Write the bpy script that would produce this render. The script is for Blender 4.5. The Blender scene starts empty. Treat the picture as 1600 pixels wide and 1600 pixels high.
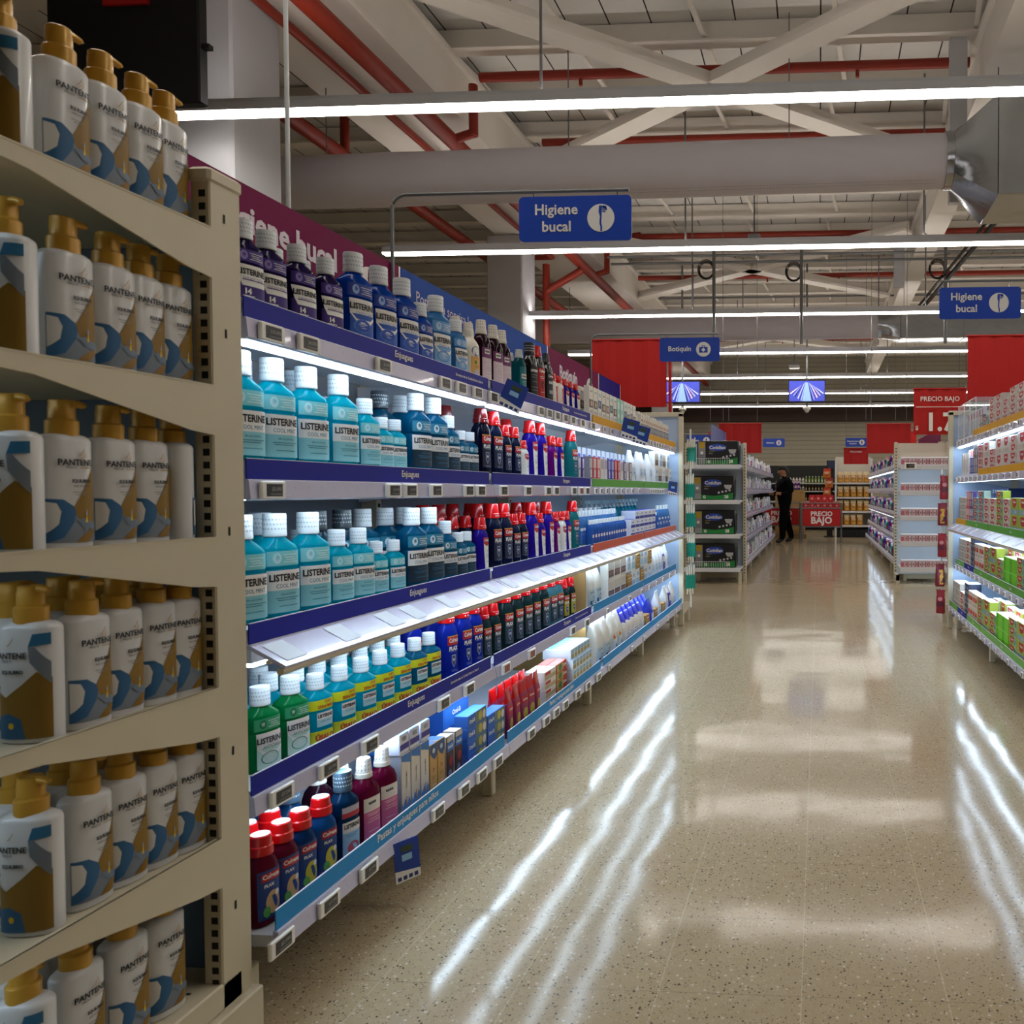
import bpy, bmesh, math, random
from mathutils import Vector, Matrix
from collections import defaultdict

RND = random.Random(11)
SC = bpy.context.scene
COL = SC.collection
PI = math.pi

# ------------------------------------------------------------------ materials
MATS = {}

def lin(h):
    h = h.lstrip('#')
    out = []
    for i in (0, 2, 4):
        c = int(h[i:i + 2], 16) / 255.0
        out.append(c / 12.92 if c <= 0.04045 else ((c + 0.055) / 1.055) ** 2.4)
    return (out[0], out[1], out[2], 1.0)

def mat(name, hexc, rough=0.5, metal=0.0, var=0.06, scale=30.0, bump=0.0, spec=0.5, coat=0.0,
        trans=0.0, ior=1.45, emit=0.0, transl=0.0, alpha=1.0):
    """node-built material: base colour gently varied by noise, optional bump, translucency, emission"""
    if name in MATS:
        return MATS[name]
    m = bpy.data.materials.new(name)
    m.use_nodes = True
    nt = m.node_tree
    N, L = nt.nodes, nt.links
    b = N['Principled BSDF']
    out = N['Material Output']
    c = lin(hexc)
    b.inputs['Roughness'].default_value = rough
    b.inputs['Metallic'].default_value = metal
    b.inputs['IOR'].default_value = ior
    b.inputs['Specular IOR Level'].default_value = spec
    b.inputs['Coat Weight'].default_value = coat
    b.inputs['Transmission Weight'].default_value = trans
    b.inputs['Alpha'].default_value = alpha
    b.inputs['Base Color'].default_value = c
    if emit > 0:
        b.inputs['Emission Color'].default_value = c
        b.inputs['Emission Strength'].default_value = emit
    tc = None
    if var > 0 or bump > 0:
        tc = N.new('ShaderNodeTexCoord')
        nz = N.new('ShaderNodeTexNoise')
        nz.inputs['Scale'].default_value = scale
        nz.inputs['Detail'].default_value = 3.0
        L.new(tc.outputs['Object'], nz.inputs['Vector'])
        if var > 0:
            r = N.new('ShaderNodeMapRange')
            r.inputs['To Min'].default_value = 1.0 - var
            r.inputs['To Max'].default_value = 1.0 + var
            L.new(nz.outputs['Fac'], r.inputs['Value'])
            mx = N.new('ShaderNodeVectorMath')
            mx.operation = 'SCALE'
            mx.inputs[0].default_value = c[:3]
            L.new(r.outputs['Result'], mx.inputs['Scale'])
            L.new(mx.outputs['Vector'], b.inputs['Base Color'])
        if bump > 0:
            bp = N.new('ShaderNodeBump')
            bp.inputs['Strength'].default_value = bump
            bp.inputs['Distance'].default_value = 0.01
            L.new(nz.outputs['Fac'], bp.inputs['Height'])
            L.new(bp.outputs['Normal'], b.inputs['Normal'])
    if transl > 0:
        t = N.new('ShaderNodeBsdfTranslucent')
        t.inputs['Color'].default_value = c
        ms = N.new('ShaderNodeMixShader')
        ms.inputs['Fac'].default_value = transl
        L.new(b.outputs[0], ms.inputs[1])
        L.new(t.outputs[0], ms.inputs[2])
        L.new(ms.outputs[0], out.inputs['Surface'])
    MATS[name] = m
    return m

def plas(h, rough=0.35):
    return mat('plastic_' + h.strip('#'), h, rough, var=0.03, scale=60)

def ink(h):
    return mat('ink_' + h.strip('#'), h, 0.5, var=0.02, scale=80)

def liquid(h, transl=0.45, trans=0.35):
    return mat('liquid_%s_%d' % (h.strip('#'), int(transl * 100)), h, 0.12, var=0.05, scale=14, transl=transl, trans=trans, ior=1.25)

# ------------------------------------------------------------------ text outlines
TXT = {}

def text_geo(s, bold=0.0):
    k = (s, bold)
    if k not in TXT:
        cu = bpy.data.curves.new('lettering', 'FONT')
        cu.body = s
        cu.size = 1.0
        cu.align_x = 'CENTER'
        cu.align_y = 'CENTER'
        cu.resolution_u = 2
        cu.fill_mode = 'FRONT'
        cu.offset = bold
        o = bpy.data.objects.new('lettering', cu)
        me = o.to_mesh()
        vs = [(v.co.x, v.co.y) for v in me.vertices]
        fs = [tuple(p.vertices) for p in me.polygons]
        o.to_mesh_clear()
        bpy.data.objects.remove(o)
        bpy.data.curves.remove(cu)
        if vs:
            x0 = min(v[0] for v in vs); x1 = max(v[0] for v in vs)
            y0 = min(v[1] for v in vs); y1 = max(v[1] for v in vs)
            vs = [(v[0] - (x0 + x1) / 2, v[1] - (y0 + y1) / 2) for v in vs]
            TXT[k] = (vs, fs, x1 - x0, y1 - y0)
        else:
            TXT[k] = ([], [], 1, 1)
    return TXT[k]

# ------------------------------------------------------------------ mesh builder
class MB:
    def __init__(self):
        self.v = []; self.f = []; self.m = []

    def add(self, vs, fs, m):
        o = len(self.v)
        self.v += [tuple(q) for q in vs]
        for q in fs:
            self.f.append(tuple(i + o for i in q)); self.m.append(m)
        return self

    def box(self, x0, x1, y0, y1, z0, z1, m, ch=0.0):
        if x0 > x1: x0, x1 = x1, x0
        if y0 > y1: y0, y1 = y1, y0
        if z0 > z1: z0, z1 = z1, z0
        if ch <= 0:
            vs = [(x0, y0, z0), (x1, y0, z0), (x1, y1, z0), (x0, y1, z0), (x0, y0, z1), (x1, y0, z1), (x1, y1, z1), (x0, y1, z1)]
            fs = [(0, 3, 2, 1), (4, 5, 6, 7), (0, 1, 5, 4), (1, 2, 6, 5), (2, 3, 7, 6), (3, 0, 4, 7)]
            return self.add(vs, fs, m)
        c = min(ch, (x1 - x0) * .45, (y1 - y0) * .45, (z1 - z0) * .45)
        rings = []
        for z, d in ((z0, c), (z0 + c, 0), (z1 - c, 0), (z1, c)):
            a0, a1, b0, b1 = x0 + d, x1 - d, y0 + d, y1 - d
            e = c
            rings.append([(a0 + e, b0, z), (a1 - e, b0, z), (a1, b0 + e, z), (a1, b1 - e, z), (a1 - e, b1, z), (a0 + e, b1, z), (a0, b1 - e, z), (a0, b0 + e, z)])
        return self.loft(rings, m)

    def loft(self, rings, m, caps=True, mats=None):
        n = len(rings[0]); vs = [p for r in rings for p in r]
        o = len(self.v); self.v += [tuple(q) for q in vs]
        for k in range(len(rings) - 1):
            mm = mats[k] if mats else m
            for i in range(n):
                j = (i + 1) % n
                self.f.append((o + k * n + i, o + k * n + j, o + (k + 1) * n + j, o + (k + 1) * n + i)); self.m.append(mm)
        if caps:
            self.f.append(tuple(o + i for i in reversed(range(n)))); self.m.append(mats[0] if mats else m)
            self.f.append(tuple(o + (len(rings) - 1) * n + i for i in range(n))); self.m.append(mats[-1] if mats else m)
        return self

    def lathe(self, prof, m, cx=0, cy=0, n=20, mats=None):
        rings = [[(cx + r * math.cos(2 * PI * i / n), cy + r * math.sin(2 * PI * i / n), z) for i in range(n)] for r, z in prof]
        return self.loft(rings, m, mats=mats)

    def tube(self, pts, r, m, n=10):
        pts = [Vector(p) for p in pts]
        rings = []
        for i, p in enumerate(pts):
            if i == 0: t = pts[1] - p
            elif i == len(pts) - 1: t = p - pts[i - 1]
            else: t = (pts[i + 1] - p).normalized() + (p - pts[i - 1]).normalized()
            t.normalize()
            ref = Vector((0, 0, 1)) if abs(t.z) < .9 else Vector((1, 0, 0))
            u = t.cross(ref).normalized(); w = u.cross(t)
            rr = r[i] if isinstance(r, (list, tuple)) else r
            rings.append([tuple(p + u * (rr * math.cos(2 * PI * k / n)) + w * (rr * math.sin(2 * PI * k / n))) for k in range(n)])
        return self.loft(rings, m)

    def beam(self, p, q, w, h, m):
        """rectangular bar from p to q, w wide sideways, h high"""
        p, q = Vector(p), Vector(q); t = (q - p).normalized()
        ref = Vector((0, 0, 1)) if abs(t.z) < .95 else Vector((0, 1, 0))
        u = t.cross(ref).normalized(); k = u.cross(t)
        return self.loft([[tuple(c + u * (sx * w / 2) + k * (sz * h / 2)) for sx, sz in ((-1, -1), (1, -1), (1, 1), (-1, 1))] for c in (p, q)], m)

    def poly(self, pts, m):
        return self.add(pts, [tuple(range(len(pts)))], m)

    def text(self, s, h, fn, m, bold=0.0, maxw=None):
        """lettering of cap height h laid on the surface fn(s, t) around (0, 0)"""
        vs, fs, w, hh = text_geo(s, bold)
        k = h / 0.72
        kx = k
        if maxw and w * k > maxw: kx = maxw / w
        self.add([fn(x * kx, y * k) for x, y in vs], fs, m)
        return self

    def mesh(self, name, smooth=35):
        me = bpy.data.meshes.new(name)
        me.from_pydata(self.v, [], self.f)
        ms = []
        idx = []
        for q in self.m:
            if q not in ms: ms.append(q)
            idx.append(ms.index(q))
        for q in ms: me.materials.append(q)
        me.polygons.foreach_set('material_index', idx)
        if smooth:
            me.polygons.foreach_set('use_smooth', [True] * len(me.polygons))
            me.set_sharp_from_angle(angle=math.radians(smooth))
        me.update()
        return me

# ------------------------------------------------------------------ objects
def link(name, data, parent=None):
    o = bpy.data.objects.new(name, data)
    COL.objects.link(o)
    if parent: o.parent = parent
    return o

def tag(o, label, cat, group=None):
    o['label'] = label; o['category'] = cat
    if group: o['group'] = group
    return o

def thing(name, label, cat, loc=(0, 0, 0), rz=0, group=None):
    o = link(name, None)
    o.location = loc; o.rotation_euler = (0, 0, rz); o.empty_display_size = .1
    return tag(o, label, cat, group)

def struct(name, mb, smooth=35):
    o = link(name, mb.mesh(name, smooth)); o['kind'] = 'structure'
    return o

KITS = {}

def kit(key, name, root, parts):
    """a design: root mesh plus (part name, mesh, [(sub-part name, mesh)])"""
    KITS[key] = (name, root, parts)

def place(key, loc, rz, label, cat, group=None, tilt=None):
    name, root, parts = KITS[key]
    o = link(name, root)
    o.location = loc
    o.rotation_euler = (tilt[0], tilt[1], rz) if tilt else (0, 0, rz)
    tag(o, label, cat, group)
    for p in parts:
        c = link(p[0], p[1], o)
        if len(p) > 2:
            for sname, sm in p[2]: link(sname, sm, c)
    return o

ORD = 'first second third fourth fifth sixth seventh eighth ninth tenth eleventh twelfth thirteenth fourteenth fifteenth sixteenth seventeenth eighteenth nineteenth twentieth'.split()

def ordn(i):
    return ORD[i] if i < 20 else '%d%s' % (i + 1, {1: 'st', 2: 'nd', 3: 'rd'}.get((i + 1) % 10, 'th'))

CNT = defaultdict(int)

def lab(desc, where, frm='the near post'):
    i = CNT[(desc, where)]; CNT[(desc, where)] += 1
    return '%s, %s from %s, %s' % (desc, ordn(i), frm, where)

# ------------------------------------------------------------------ bottles
def ring(a, b, n, z, N=28, cx=0, cy=0):
    out = []
    for i in range(N):
        t = 2 * PI * i / N
        c, s = math.cos(t), math.sin(t)
        out.append((cx + a * math.copysign(abs(c) ** (2.0 / n), c), cy + b * math.copysign(abs(s) ** (2.0 / n), s), z))
    return out

PROF = {  # z fraction, width fraction, depth fraction, roundness
    'mouth': [(0, .88, .85, 2.5), (.012, .97, .96, 2.7), (.04, 1, 1, 2.7), (.455, 1, 1, 2.7), (.47, .955, .95, 2.7), (.485, 1, 1, 2.7), (.655, 1, 1, 2.7), (.685, .94, .94, 2.6), (.755, .52, .62, 2.2), (.77, .44, .6, 2), (.80, .44, .6, 2)],
    'plax': [(0, .86, .84, 2.6), (.012, .97, .96, 2.8), (.05, 1, 1, 2.8), (.30, .95, .96, 2.8), (.58, 1, 1, 2.6), (.66, .97, .98, 2.4), (.71, .86, .9, 2.2), (.755, .7, .78, 2), (.77, .66, .74, 2), (.80, .66, .74, 2)],
    'round': [(0, .88, .85, 2.4), (.015, 1, 1, 2.6), (.60, 1, 1, 2.6), (.70, .93, .94, 2.4), (.77, .72, .78, 2.1), (.81, .5, .6, 2), (.84, .45, .55, 2)],
    'equate': [(0, .9, .88, 3), (.012, 1, 1, 3.4), (.62, 1, 1, 3.2), (.70, .86, .9, 2.6), (.76, .56, .66, 2.1), (.78, .46, .6, 2), (.80, .46, .6, 2)],
    'pump': [(0, .93, .9, 2.5), (.012, 1, 1, 2.6), (.725, 1, 1, 2.6), (.745, .965, .95, 2.5), (.765, .80, .8, 2.3), (.775, .5, .66, 2), (.78, .48, .62, 2)],
    'spray': [(0, .9, .9, 2), (.02, 1, 1, 2), (.52, 1, 1, 2), (.66, .7, .7, 2), (.74, .4, .4, 2), (.78, .34, .34, 2)],
}

def prof_at(pr, z):
    for (z0, a0, b0, n0), (z1, a1, b1, n1) in zip(pr, pr[1:]):
        if z0 <= z <= z1:
            k = (z - z0) / max(1e-6, z1 - z0)
            return a0 + k * (a1 - a0), b0 + k * (b1 - b0), n0 + k * (n1 - n0)
    return pr[-1][1:]

def cap_mesh(kind, r, h, m, z0):
    mb = MB()
    dk = ink('#9a9a9a')
    if kind == 'screw':
        pr = [(r * .92, z0), (r * 1.0, z0 + h * .03), (r * 1.02, z0 + h * .16), (r * .985, z0 + h * .2), (r * .985, z0 + h * .94), (r * .93, z0 + h), (r * .5, z0 + h)]
        mb.lathe(pr, m, n=28)
        nr = 22
        for k in range(nr):      # moulded grip marks round the cap
            a = 2 * PI * k / nr
            for zz in (.32, .52, .72):
                a1 = a + zz * .9
                q = r * .993
                mb.poly([(q * math.cos(a1), q * math.sin(a1), z0 + h * zz), (q * math.cos(a1 + .16), q * math.sin(a1 + .16), z0 + h * (zz - .02)),
                         (q * math.cos(a1 + .16), q * math.sin(a1 + .16), z0 + h * (zz + .05)), (q * math.cos(a1), q * math.sin(a1), z0 + h * (zz + .07))], mat('cap_grip', '#b9c2c6', .5, var=0))
    elif kind == 'red':
        pr = [(r * 1.06, z0), (r * 1.1, z0 + h * .03), (r * 1.06, z0 + h * .3), (r * 1.0, z0 + h * .33), (r * .86, z0 + h * .95), (r * .8, z0 + h), (r * .4, z0 + h)]
        mb.lathe(pr, m, n=24)
        w = ink('#f0dede')
        for k in range(3):
            a = -PI / 2 + (k - 1) * .35
            q = r * 1.085
            mb.poly([(q * math.cos(a - .08), q * math.sin(a - .08), z0 + h * .12), (q * math.cos(a + .08), q * math.sin(a + .08), z0 + h * .12), (q * math.cos(a + .06), q * math.sin(a + .06), z0 + h * .2), (q * math.cos(a - .06), q * math.sin(a - .06), z0 + h * .2)], w)
    elif kind == 'redtop':
        pr = [(r * 1.05, z0), (r * 1.1, z0 + h * .03), (r * 1.08, z0 + h * .45), (r * .98, z0 + h * .5), (r * .9, z0 + h * .93), (r * .8, z0 + h), (r * .78, z0 + h), (r * .2, z0 + h * 1.005)]
        mb.lathe(pr, m, n=24, mats=[m] * 5 + [ink('#e8eef4')] * 3)
    elif kind == 'tall':
        pr = [(r * .98, z0), (r * 1.04, z0 + h * .03), (r * 1.02, z0 + h * .24), (r * .96, z0 + h * .27), (r * .84, z0 + h * .93), (r * .76, z0 + h), (r * .3, z0 + h)]
        mb.lathe(pr, m, n=24)
        g = mat('cap_grip_dark', '#8d8d92', .5, var=0)
        for k in range(14):
            a = 2 * PI * k / 14
            for zz in (.4, .62, .8):
                q = r * (1.0 - .17 * (zz - .2)) * .985
                mb.poly([(q * math.cos(a), q * math.sin(a), z0 + h * zz), (q * math.cos(a + .12), q * math.sin(a + .12), z0 + h * (zz + .03)), (q * math.cos(a + .12), q * math.sin(a + .12), z0 + h * (zz + .12)), (q * math.cos(a), q * math.sin(a), z0 + h * (zz + .09))], g)
    elif kind == 'pump':
        mb.lathe([(r * 1.0, z0), (r * 1.04, z0 + h * .02), (r * 1.04, z0 + h * .42), (r * .95, z0 + h * .46), (r * .84, z0 + h * .48), (r * .84, z0 + h * .8), (r * .8, z0 + h * .86), (r * .8, z0 + h * .97), (r * .7, z0 + h), (r * .3, z0 + h)], m, n=28)
    elif kind == 'sprayhead':
        mb.lathe([(r, z0), (r, z0 + h * .3), (r * .6, z0 + h * .35), (r * .5, z0 + h * .6)], m, n=16)
        mb.box(-r * .7, r * .7, -r * 1.9, r * 1.0, z0 + h * .6, z0 + h, m, .003)
    return mb.mesh('cap', 30)

def bottle(key, name, H, a, b, prof, body, cap, prims, extra=None):
    pr = PROF[prof]
    mb = MB()
    mb.loft([ring(a * q[1], b * q[2], q[3], H * q[0]) for q in pr], body)
    root = mb.mesh(name, 40)
    parts = []
    ck, cr, chf, cm = cap
    z0 = H * (pr[-1][0] - .025)
    parts.append(('cap', cap_mesh(ck, cr, H - z0, cm, z0)))
    if ck == 'pump':
        sp = MB(); hh = H - z0; zc = z0 + hh * .9
        sp.tube([(0, 0, zc), (cr * .9, -cr * .2, zc + .001), (cr * 1.35, -cr * .3, zc - .001), (cr * 1.45, -cr * .32, zc - .004)], [cr * .34, cr * .32, cr * .26, cr * .22], cm)
        parts.append(('spout', sp.mesh('spout', 40)))
    if prims:
        parts.append(('label', surf_label(a, b, pr, H, prims)))
    if extra: parts += extra
    kit(key, name, root, parts)

def surf_label(a, b, pr, H, prims):
    lb = MB()
    for i, p in enumerate(prims):
        off = .0006 + .00026 * i
        def S(x, z, off=off):
            fa, fb, n = prof_at(pr, min(max(z / H, 0), .99))
            aa, bb = a * fa + off, b * fb + off
            q = min(.985, abs(x) / aa)
            return (math.copysign(q * aa, x), -bb * (1 - q ** n) ** (1.0 / n), z)
        kind = p[0]
        if kind == 'rect':
            _, s0, s1, za, zb, m = p
            n = max(2, int((s1 - s0) * 12)); rows = 2
            g = [[S(a * (s0 + (s1 - s0) * k / n), H * (za + (zb - za) * r / rows)) for k in range(n + 1)] for r in range(rows + 1)]
            for r in range(rows):
                for k in range(n):
                    lb.poly([g[r][k], g[r][k + 1], g[r + 1][k + 1], g[r + 1][k]], m)
        elif kind == 'ell':
            _, cs, cz, rs, rz, m = p
            lb.poly([S(a * cs + rs * a * math.cos(2 * PI * k / 20), H * cz + H * rz * math.sin(2 * PI * k / 20)) for k in range(20)], m)
        elif kind == 'poly':
            _, pts, m = p
            # cut into strips so that it follows the curve
            xs = [q[0] for q in pts]
            lo, hi = min(xs), max(xs)
            n = max(1, int((hi - lo) * 12))
            bm = bmesh.new()
            bm.faces.new([bm.verts.new((q[0], q[1], 0)) for q in pts])
            for k in range(1, n):
                bmesh.ops.bisect_plane(bm, geom=bm.verts[:] + bm.edges[:] + bm.faces[:], plane_co=(lo + (hi - lo) * k / n, 0, 0), plane_no=(1, 0, 0))
            bm.verts.index_update()
            lb.add([S(a * v.co.x, H * v.co.y) for v in bm.verts], [tuple(v.index for v in f.verts) for f in bm.faces], m)
            bm.free()
        elif kind == 'text':
            _, s, cs, cz, h, m = p[:6]
            maxw = p[6] * a if len(p) > 6 and p[6] else None
            bold = p[7] if len(p) > 7 else .02
            lb.text(s, h * H, lambda x, y, cs=cs, cz=cz: S(a * cs + x, H * cz + y), m, bold, maxw)
    return lb.mesh('label', 60)

# cartons: front is the -Y face
def carton(key, name, w, d, h, base, prims, top=None, side=None, ch=.0015, extra=None):
    mb = MB()
    mb.box(-w / 2, w / 2, -d / 2, d / 2, 0, h, base, ch)
    if top: mb.poly([(-w / 2 + ch, -d / 2 + ch, h + .0004), (w / 2 - ch, -d / 2 + ch, h + .0004), (w / 2 - ch, d / 2 - ch, h + .0004), (-w / 2 + ch, d / 2 - ch, h + .0004)], top)
    if side:
        for s in (-1, 1):
            mb.poly([(s * (w / 2 + .0004), -d / 2 + ch, ch), (s * (w / 2 + .0004), d / 2 - ch, ch), (s * (w / 2 + .0004), d / 2 - ch, h - ch), (s * (w / 2 + .0004), -d / 2 + ch, h - ch)], side)
    flat_prims(mb, w / 2, h, -d / 2, prims)
    kit(key, name, mb.mesh(name, 30), extra or [])

def flat_prims(mb, hw, H, y0, prims, cx=0, z0=0):
    for i, p in enumerate(prims):
        y = y0 - .0005 - .00025 * i
        S = lambda x, z, y=y: (cx + x, y, z0 + z)
        k = p[0]
        if k == 'rect':
            _, s0, s1, za, zb, m = p
            mb.poly([S(s0 * hw, za * H), S(s1 * hw, za * H), S(s1 * hw, zb * H), S(s0 * hw, zb * H)], m)
        elif k == 'ell':
            _, cs, cz, rs, rz, m = p
            mb.poly([S(hw * cs + rs * hw * math.cos(2 * PI * q / 20), H * cz + H * rz * math.sin(2 * PI * q / 20)) for q in range(20)], m)
        elif k == 'poly':
            mb.poly([S(q[0] * hw, q[1] * H) for q in p[1]], p[2])
        elif k == 'text':
            _, s, cs, cz, h, m = p[:6]
            maxw = p[6] * hw if len(p) > 6 and p[6] else None
            mb.text(s, h * H, lambda x, yv, cs=cs, cz=cz: S(hw * cs + x, H * cz + yv), m, p[7] if len(p) > 7 else .02, maxw)
        elif k == 'vtext':   # reads upwards
            _, s, cs, cz, h, m = p[:6]
            maxw = p[6] * H if len(p) > 6 and p[6] else None
            mb.text(s, h * hw, lambda x, yv, cs=cs, cz=cz: S(hw * cs - yv, H * cz + x), m, .02, maxw)

def pouch(key, name, w, d, h, base, prims, top_m=None, extra=None):
    """soft bag with a pinched top"""
    mb = MB()
    rings = []
    rn = random.Random(len(key) * 7 + int(w * 1e4))
    for k, (z, fw, fd) in enumerate(((0, .9, .8), (.03, 1, 1), (.2, .99, 1.04), (.35, .98, 1.06), (.5, .975, 1.0), (.62, .97, .92), (.72, .94, .74), (.8, .90, .55), (.87, .90, .36), (.93, .95, .2), (1.0, .98, .06))):
        amp = .0 if k < 2 else .05 if z < .65 else .13
        q = ring(w / 2 * fw, d / 2 * fd, 4 if z < .65 else 2.6, h * z, 24)
        rings.append([(x * (1 + rn.uniform(-amp, amp)), y * (1 + rn.uniform(-amp * 1.6, amp * .6)), zz + (rn.uniform(-.02, .02) * h if z > .7 else 0)) for x, y, zz in q])
    mats = [base] * 6 + [top_m or base] * 4
    mb.loft(rings, base, mats=mats)
    root = mb.mesh(name, 50)
    parts = list(extra or [])
    if prims:
        pr = [(0, .9, .8, 4), (.03, 1, 1, 4), (.35, .98, 1.06, 4), (.62, .97, .92, 4), (.8, .98, .6, 4), (.93, 1.0, .22, 4), (1.0, 1, .06, 4)]
        parts.append(('label', surf_label(w / 2, d / 2, pr, h, prims)))
    kit(key, name, root, parts)

# ================================================================== ROOM
def floor_material():
    m = bpy.data.materials.new('polished_terrazzo'); m.use_nodes = True
    nt = m.node_tree; N, L = nt.nodes, nt.links
    b = N['Principled BSDF']
    tc = N.new('ShaderNodeTexCoord')
    def noise(scale, det=3.0):
        n = N.new('ShaderNodeTexNoise'); n.inputs['Scale'].default_value = scale; n.inputs['Detail'].default_value = det
        L.new(tc.outputs['Object'], n.inputs['Vector']); return n
    def mixc(fac, a, c):
        x = N.new('ShaderNodeMix'); x.data_type = 'RGBA'
        if isinstance(fac, float): x.inputs[0].default_value = fac
        else: L.new(fac, x.inputs[0])
        for sock, val in ((x.inputs[6], a), (x.inputs[7], c)):
            if isinstance(val, tuple): sock.default_value = val
            else: L.new(val, sock)
        return x.outputs[2]
    def mth(op, a, v=None, c=None):
        x = N.new('ShaderNodeMath'); x.operation = op
        L.new(a, x.inputs[0])
        if v is not None:
            if isinstance(v, float): x.inputs[1].default_value = v
            else: L.new(v, x.inputs[1])
        return x.outputs[0]
    n1 = noise(1.3, 5); n2 = noise(38, 4)
    col = mixc(n1.outputs['Fac'], lin('#ad9b7c'), lin('#97876b'))
    col = mixc(n2.outputs['Fac'], col, lin('#b0a184'))
    for sc, thr, cc in ((170.0, .78, '#71675a'), (110.0, .87, '#524b40'), (95.0, .88, '#c6bca8'), (190.0, .80, '#b9ad98')):
        v = N.new('ShaderNodeTexVoronoi'); v.inputs['Scale'].default_value = sc; v.inputs['Randomness'].default_value = 1.0
        L.new(tc.outputs['Object'], v.inputs['Vector'])
        sx = N.new('ShaderNodeSeparateColor'); L.new(v.outputs['Color'], sx.inputs[0])
        pick = mth('GREATER_THAN', sx.outputs[0], thr)
        near = mth('LESS_THAN', v.outputs['Distance'], .34)
        col = mixc(mth('MULTIPLY', pick, near), col, lin(cc))
    s = N.new('ShaderNodeSeparateXYZ'); L.new(tc.outputs['Object'], s.inputs[0])
    for ax in (0, 1):
        fr = mth('FRACT', mth('DIVIDE', mth('ADD', s.outputs[ax], 40.0 if ax == 0 else 40.135), .333))
        j = mth('LESS_THAN', fr, .007)
        col = mixc(mth('MULTIPLY', j, .55), col, lin('#c9bfa6') if ax == 0 else lin('#7d7462'))
    L.new(col, b.inputs['Base Color'])
    r = N.new('ShaderNodeMapRange'); r.inputs['To Min'].default_value = .07; r.inputs['To Max'].default_value = .14
    L.new(noise(5.0).outputs['Fac'], r.inputs['Value']); L.new(r.outputs['Result'], b.inputs['Roughness'])
    b.inputs['Specular IOR Level'].default_value = .2
    bp = N.new('ShaderNodeBump'); bp.inputs['Strength'].default_value = .05; bp.inputs['Distance'].default_value = .05
    wn = noise(3.0, 1.0)
    L.new(wn.outputs['Fac'], bp.inputs['Height']); L.new(bp.outputs['Normal'], b.inputs['Normal'])
    MATS['floor'] = m
    return m

def line_material(name, c1, c2, axis, pitch, width, rough=.7, bump=.0):
    """panels parted by thin dark seams every `pitch` metres along one axis"""
    m = bpy.data.materials.new(name); m.use_nodes = True
    nt = m.node_tree; N, L = nt.nodes, nt.links
    b = N['Principled BSDF']; b.inputs['Roughness'].default_value = rough
    tc = N.new('ShaderNodeTexCoord'); s = N.new('ShaderNodeSeparateXYZ'); L.new(tc.outputs['Object'], s.inputs[0])
    d = N.new('ShaderNodeMath'); d.operation = 'DIVIDE'; d.inputs[1].default_value = pitch; L.new(s.outputs[axis], d.inputs[0])
    f = N.new('ShaderNodeMath'); f.operation = 'FRACT'; L.new(d.outputs[0], f.inputs[0])
    g = N.new('ShaderNodeMath'); g.operation = 'LESS_THAN'; g.inputs[1].default_value = width / pitch; L.new(f.outputs[0], g.inputs[0])
    nz = N.new('ShaderNodeTexNoise'); nz.inputs['Scale'].default_value = 2.0; L.new(tc.outputs['Object'], nz.inputs['Vector'])
    x0 = N.new('ShaderNodeMix'); x0.data_type = 'RGBA'; L.new(nz.outputs['Fac'], x0.inputs[0])
    c = lin(c1); x0.inputs[6].default_value = (c[0] * .9, c[1] * .9, c[2] * .9, 1); x0.inputs[7].default_value = (min(1, c[0] * 1.08), min(1, c[1] * 1.08), min(1, c[2] * 1.08), 1)
    x = N.new('ShaderNodeMix'); x.data_type = 'RGBA'; L.new(g.outputs[0], x.inputs[0]); L.new(x0.outputs[2], x.inputs[6]); x.inputs[7].default_value = lin(c2)
    L.new(x.outputs[2], b.inputs['Base Color'])
    return m

M_CREAM = mat('cream_steel', '#cdc4ab', .45, var=.05, scale=9)
M_WHITE = mat('white_steel', '#d9dce2', .42, var=.03, scale=9)
M_BACK = mat('pale_back_panel', '#aebccb', .55, var=.04, scale=6)
M_BEAM = mat('painted_beam', '#e6e0d6', .7, var=.06, scale=2)
M_PIPE = mat('red_pipe_paint', '#8e2a18', .45, var=.1, scale=6)
M_ROD = mat('grey_rod_steel', '#77797a', .45, metal=.6, var=.08, scale=12)
M_COLM = mat('painted_column', '#c8c8cc', .6, var=.04, scale=3)
M_RED = mat('red_banner_vinyl', '#b40d06', .6, var=.05, scale=3)
M_BLUE = mat('blue_sign_face', '#2148b4', .4, var=.02, scale=3)
M_WH = ink('#eceae4')
M_UP = mat('added_uplight_glow', '#fff8f2', .5, var=0, emit=11)  # glow for the uplight strips added to lift the ceiling
M_LED = mat('led_lamp_cool', '#d4ecff', .5, var=0, emit=15.5)
M_TUBE = mat('ceiling_lamp_white', '#fff8f0', .5, var=0, emit=17)
M_RAIL = mat('clear_lilac_rail', '#c2c0da', .22, var=.04, scale=20, coat=.3)
M_TAGF = mat('tag_frame_white', '#f0efea', .4, var=.02)
M_TAGS = mat('tag_screen_dark', '#2b2b2a', .3, var=.05)
M_BLACK = mat('black_matt', '#0c0c0d', .6, var=.1)
M_GALV = mat('galvanised_sheet', '#a9adb2', .2, metal=.95, var=.12, scale=3.5, bump=1.0)

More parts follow.
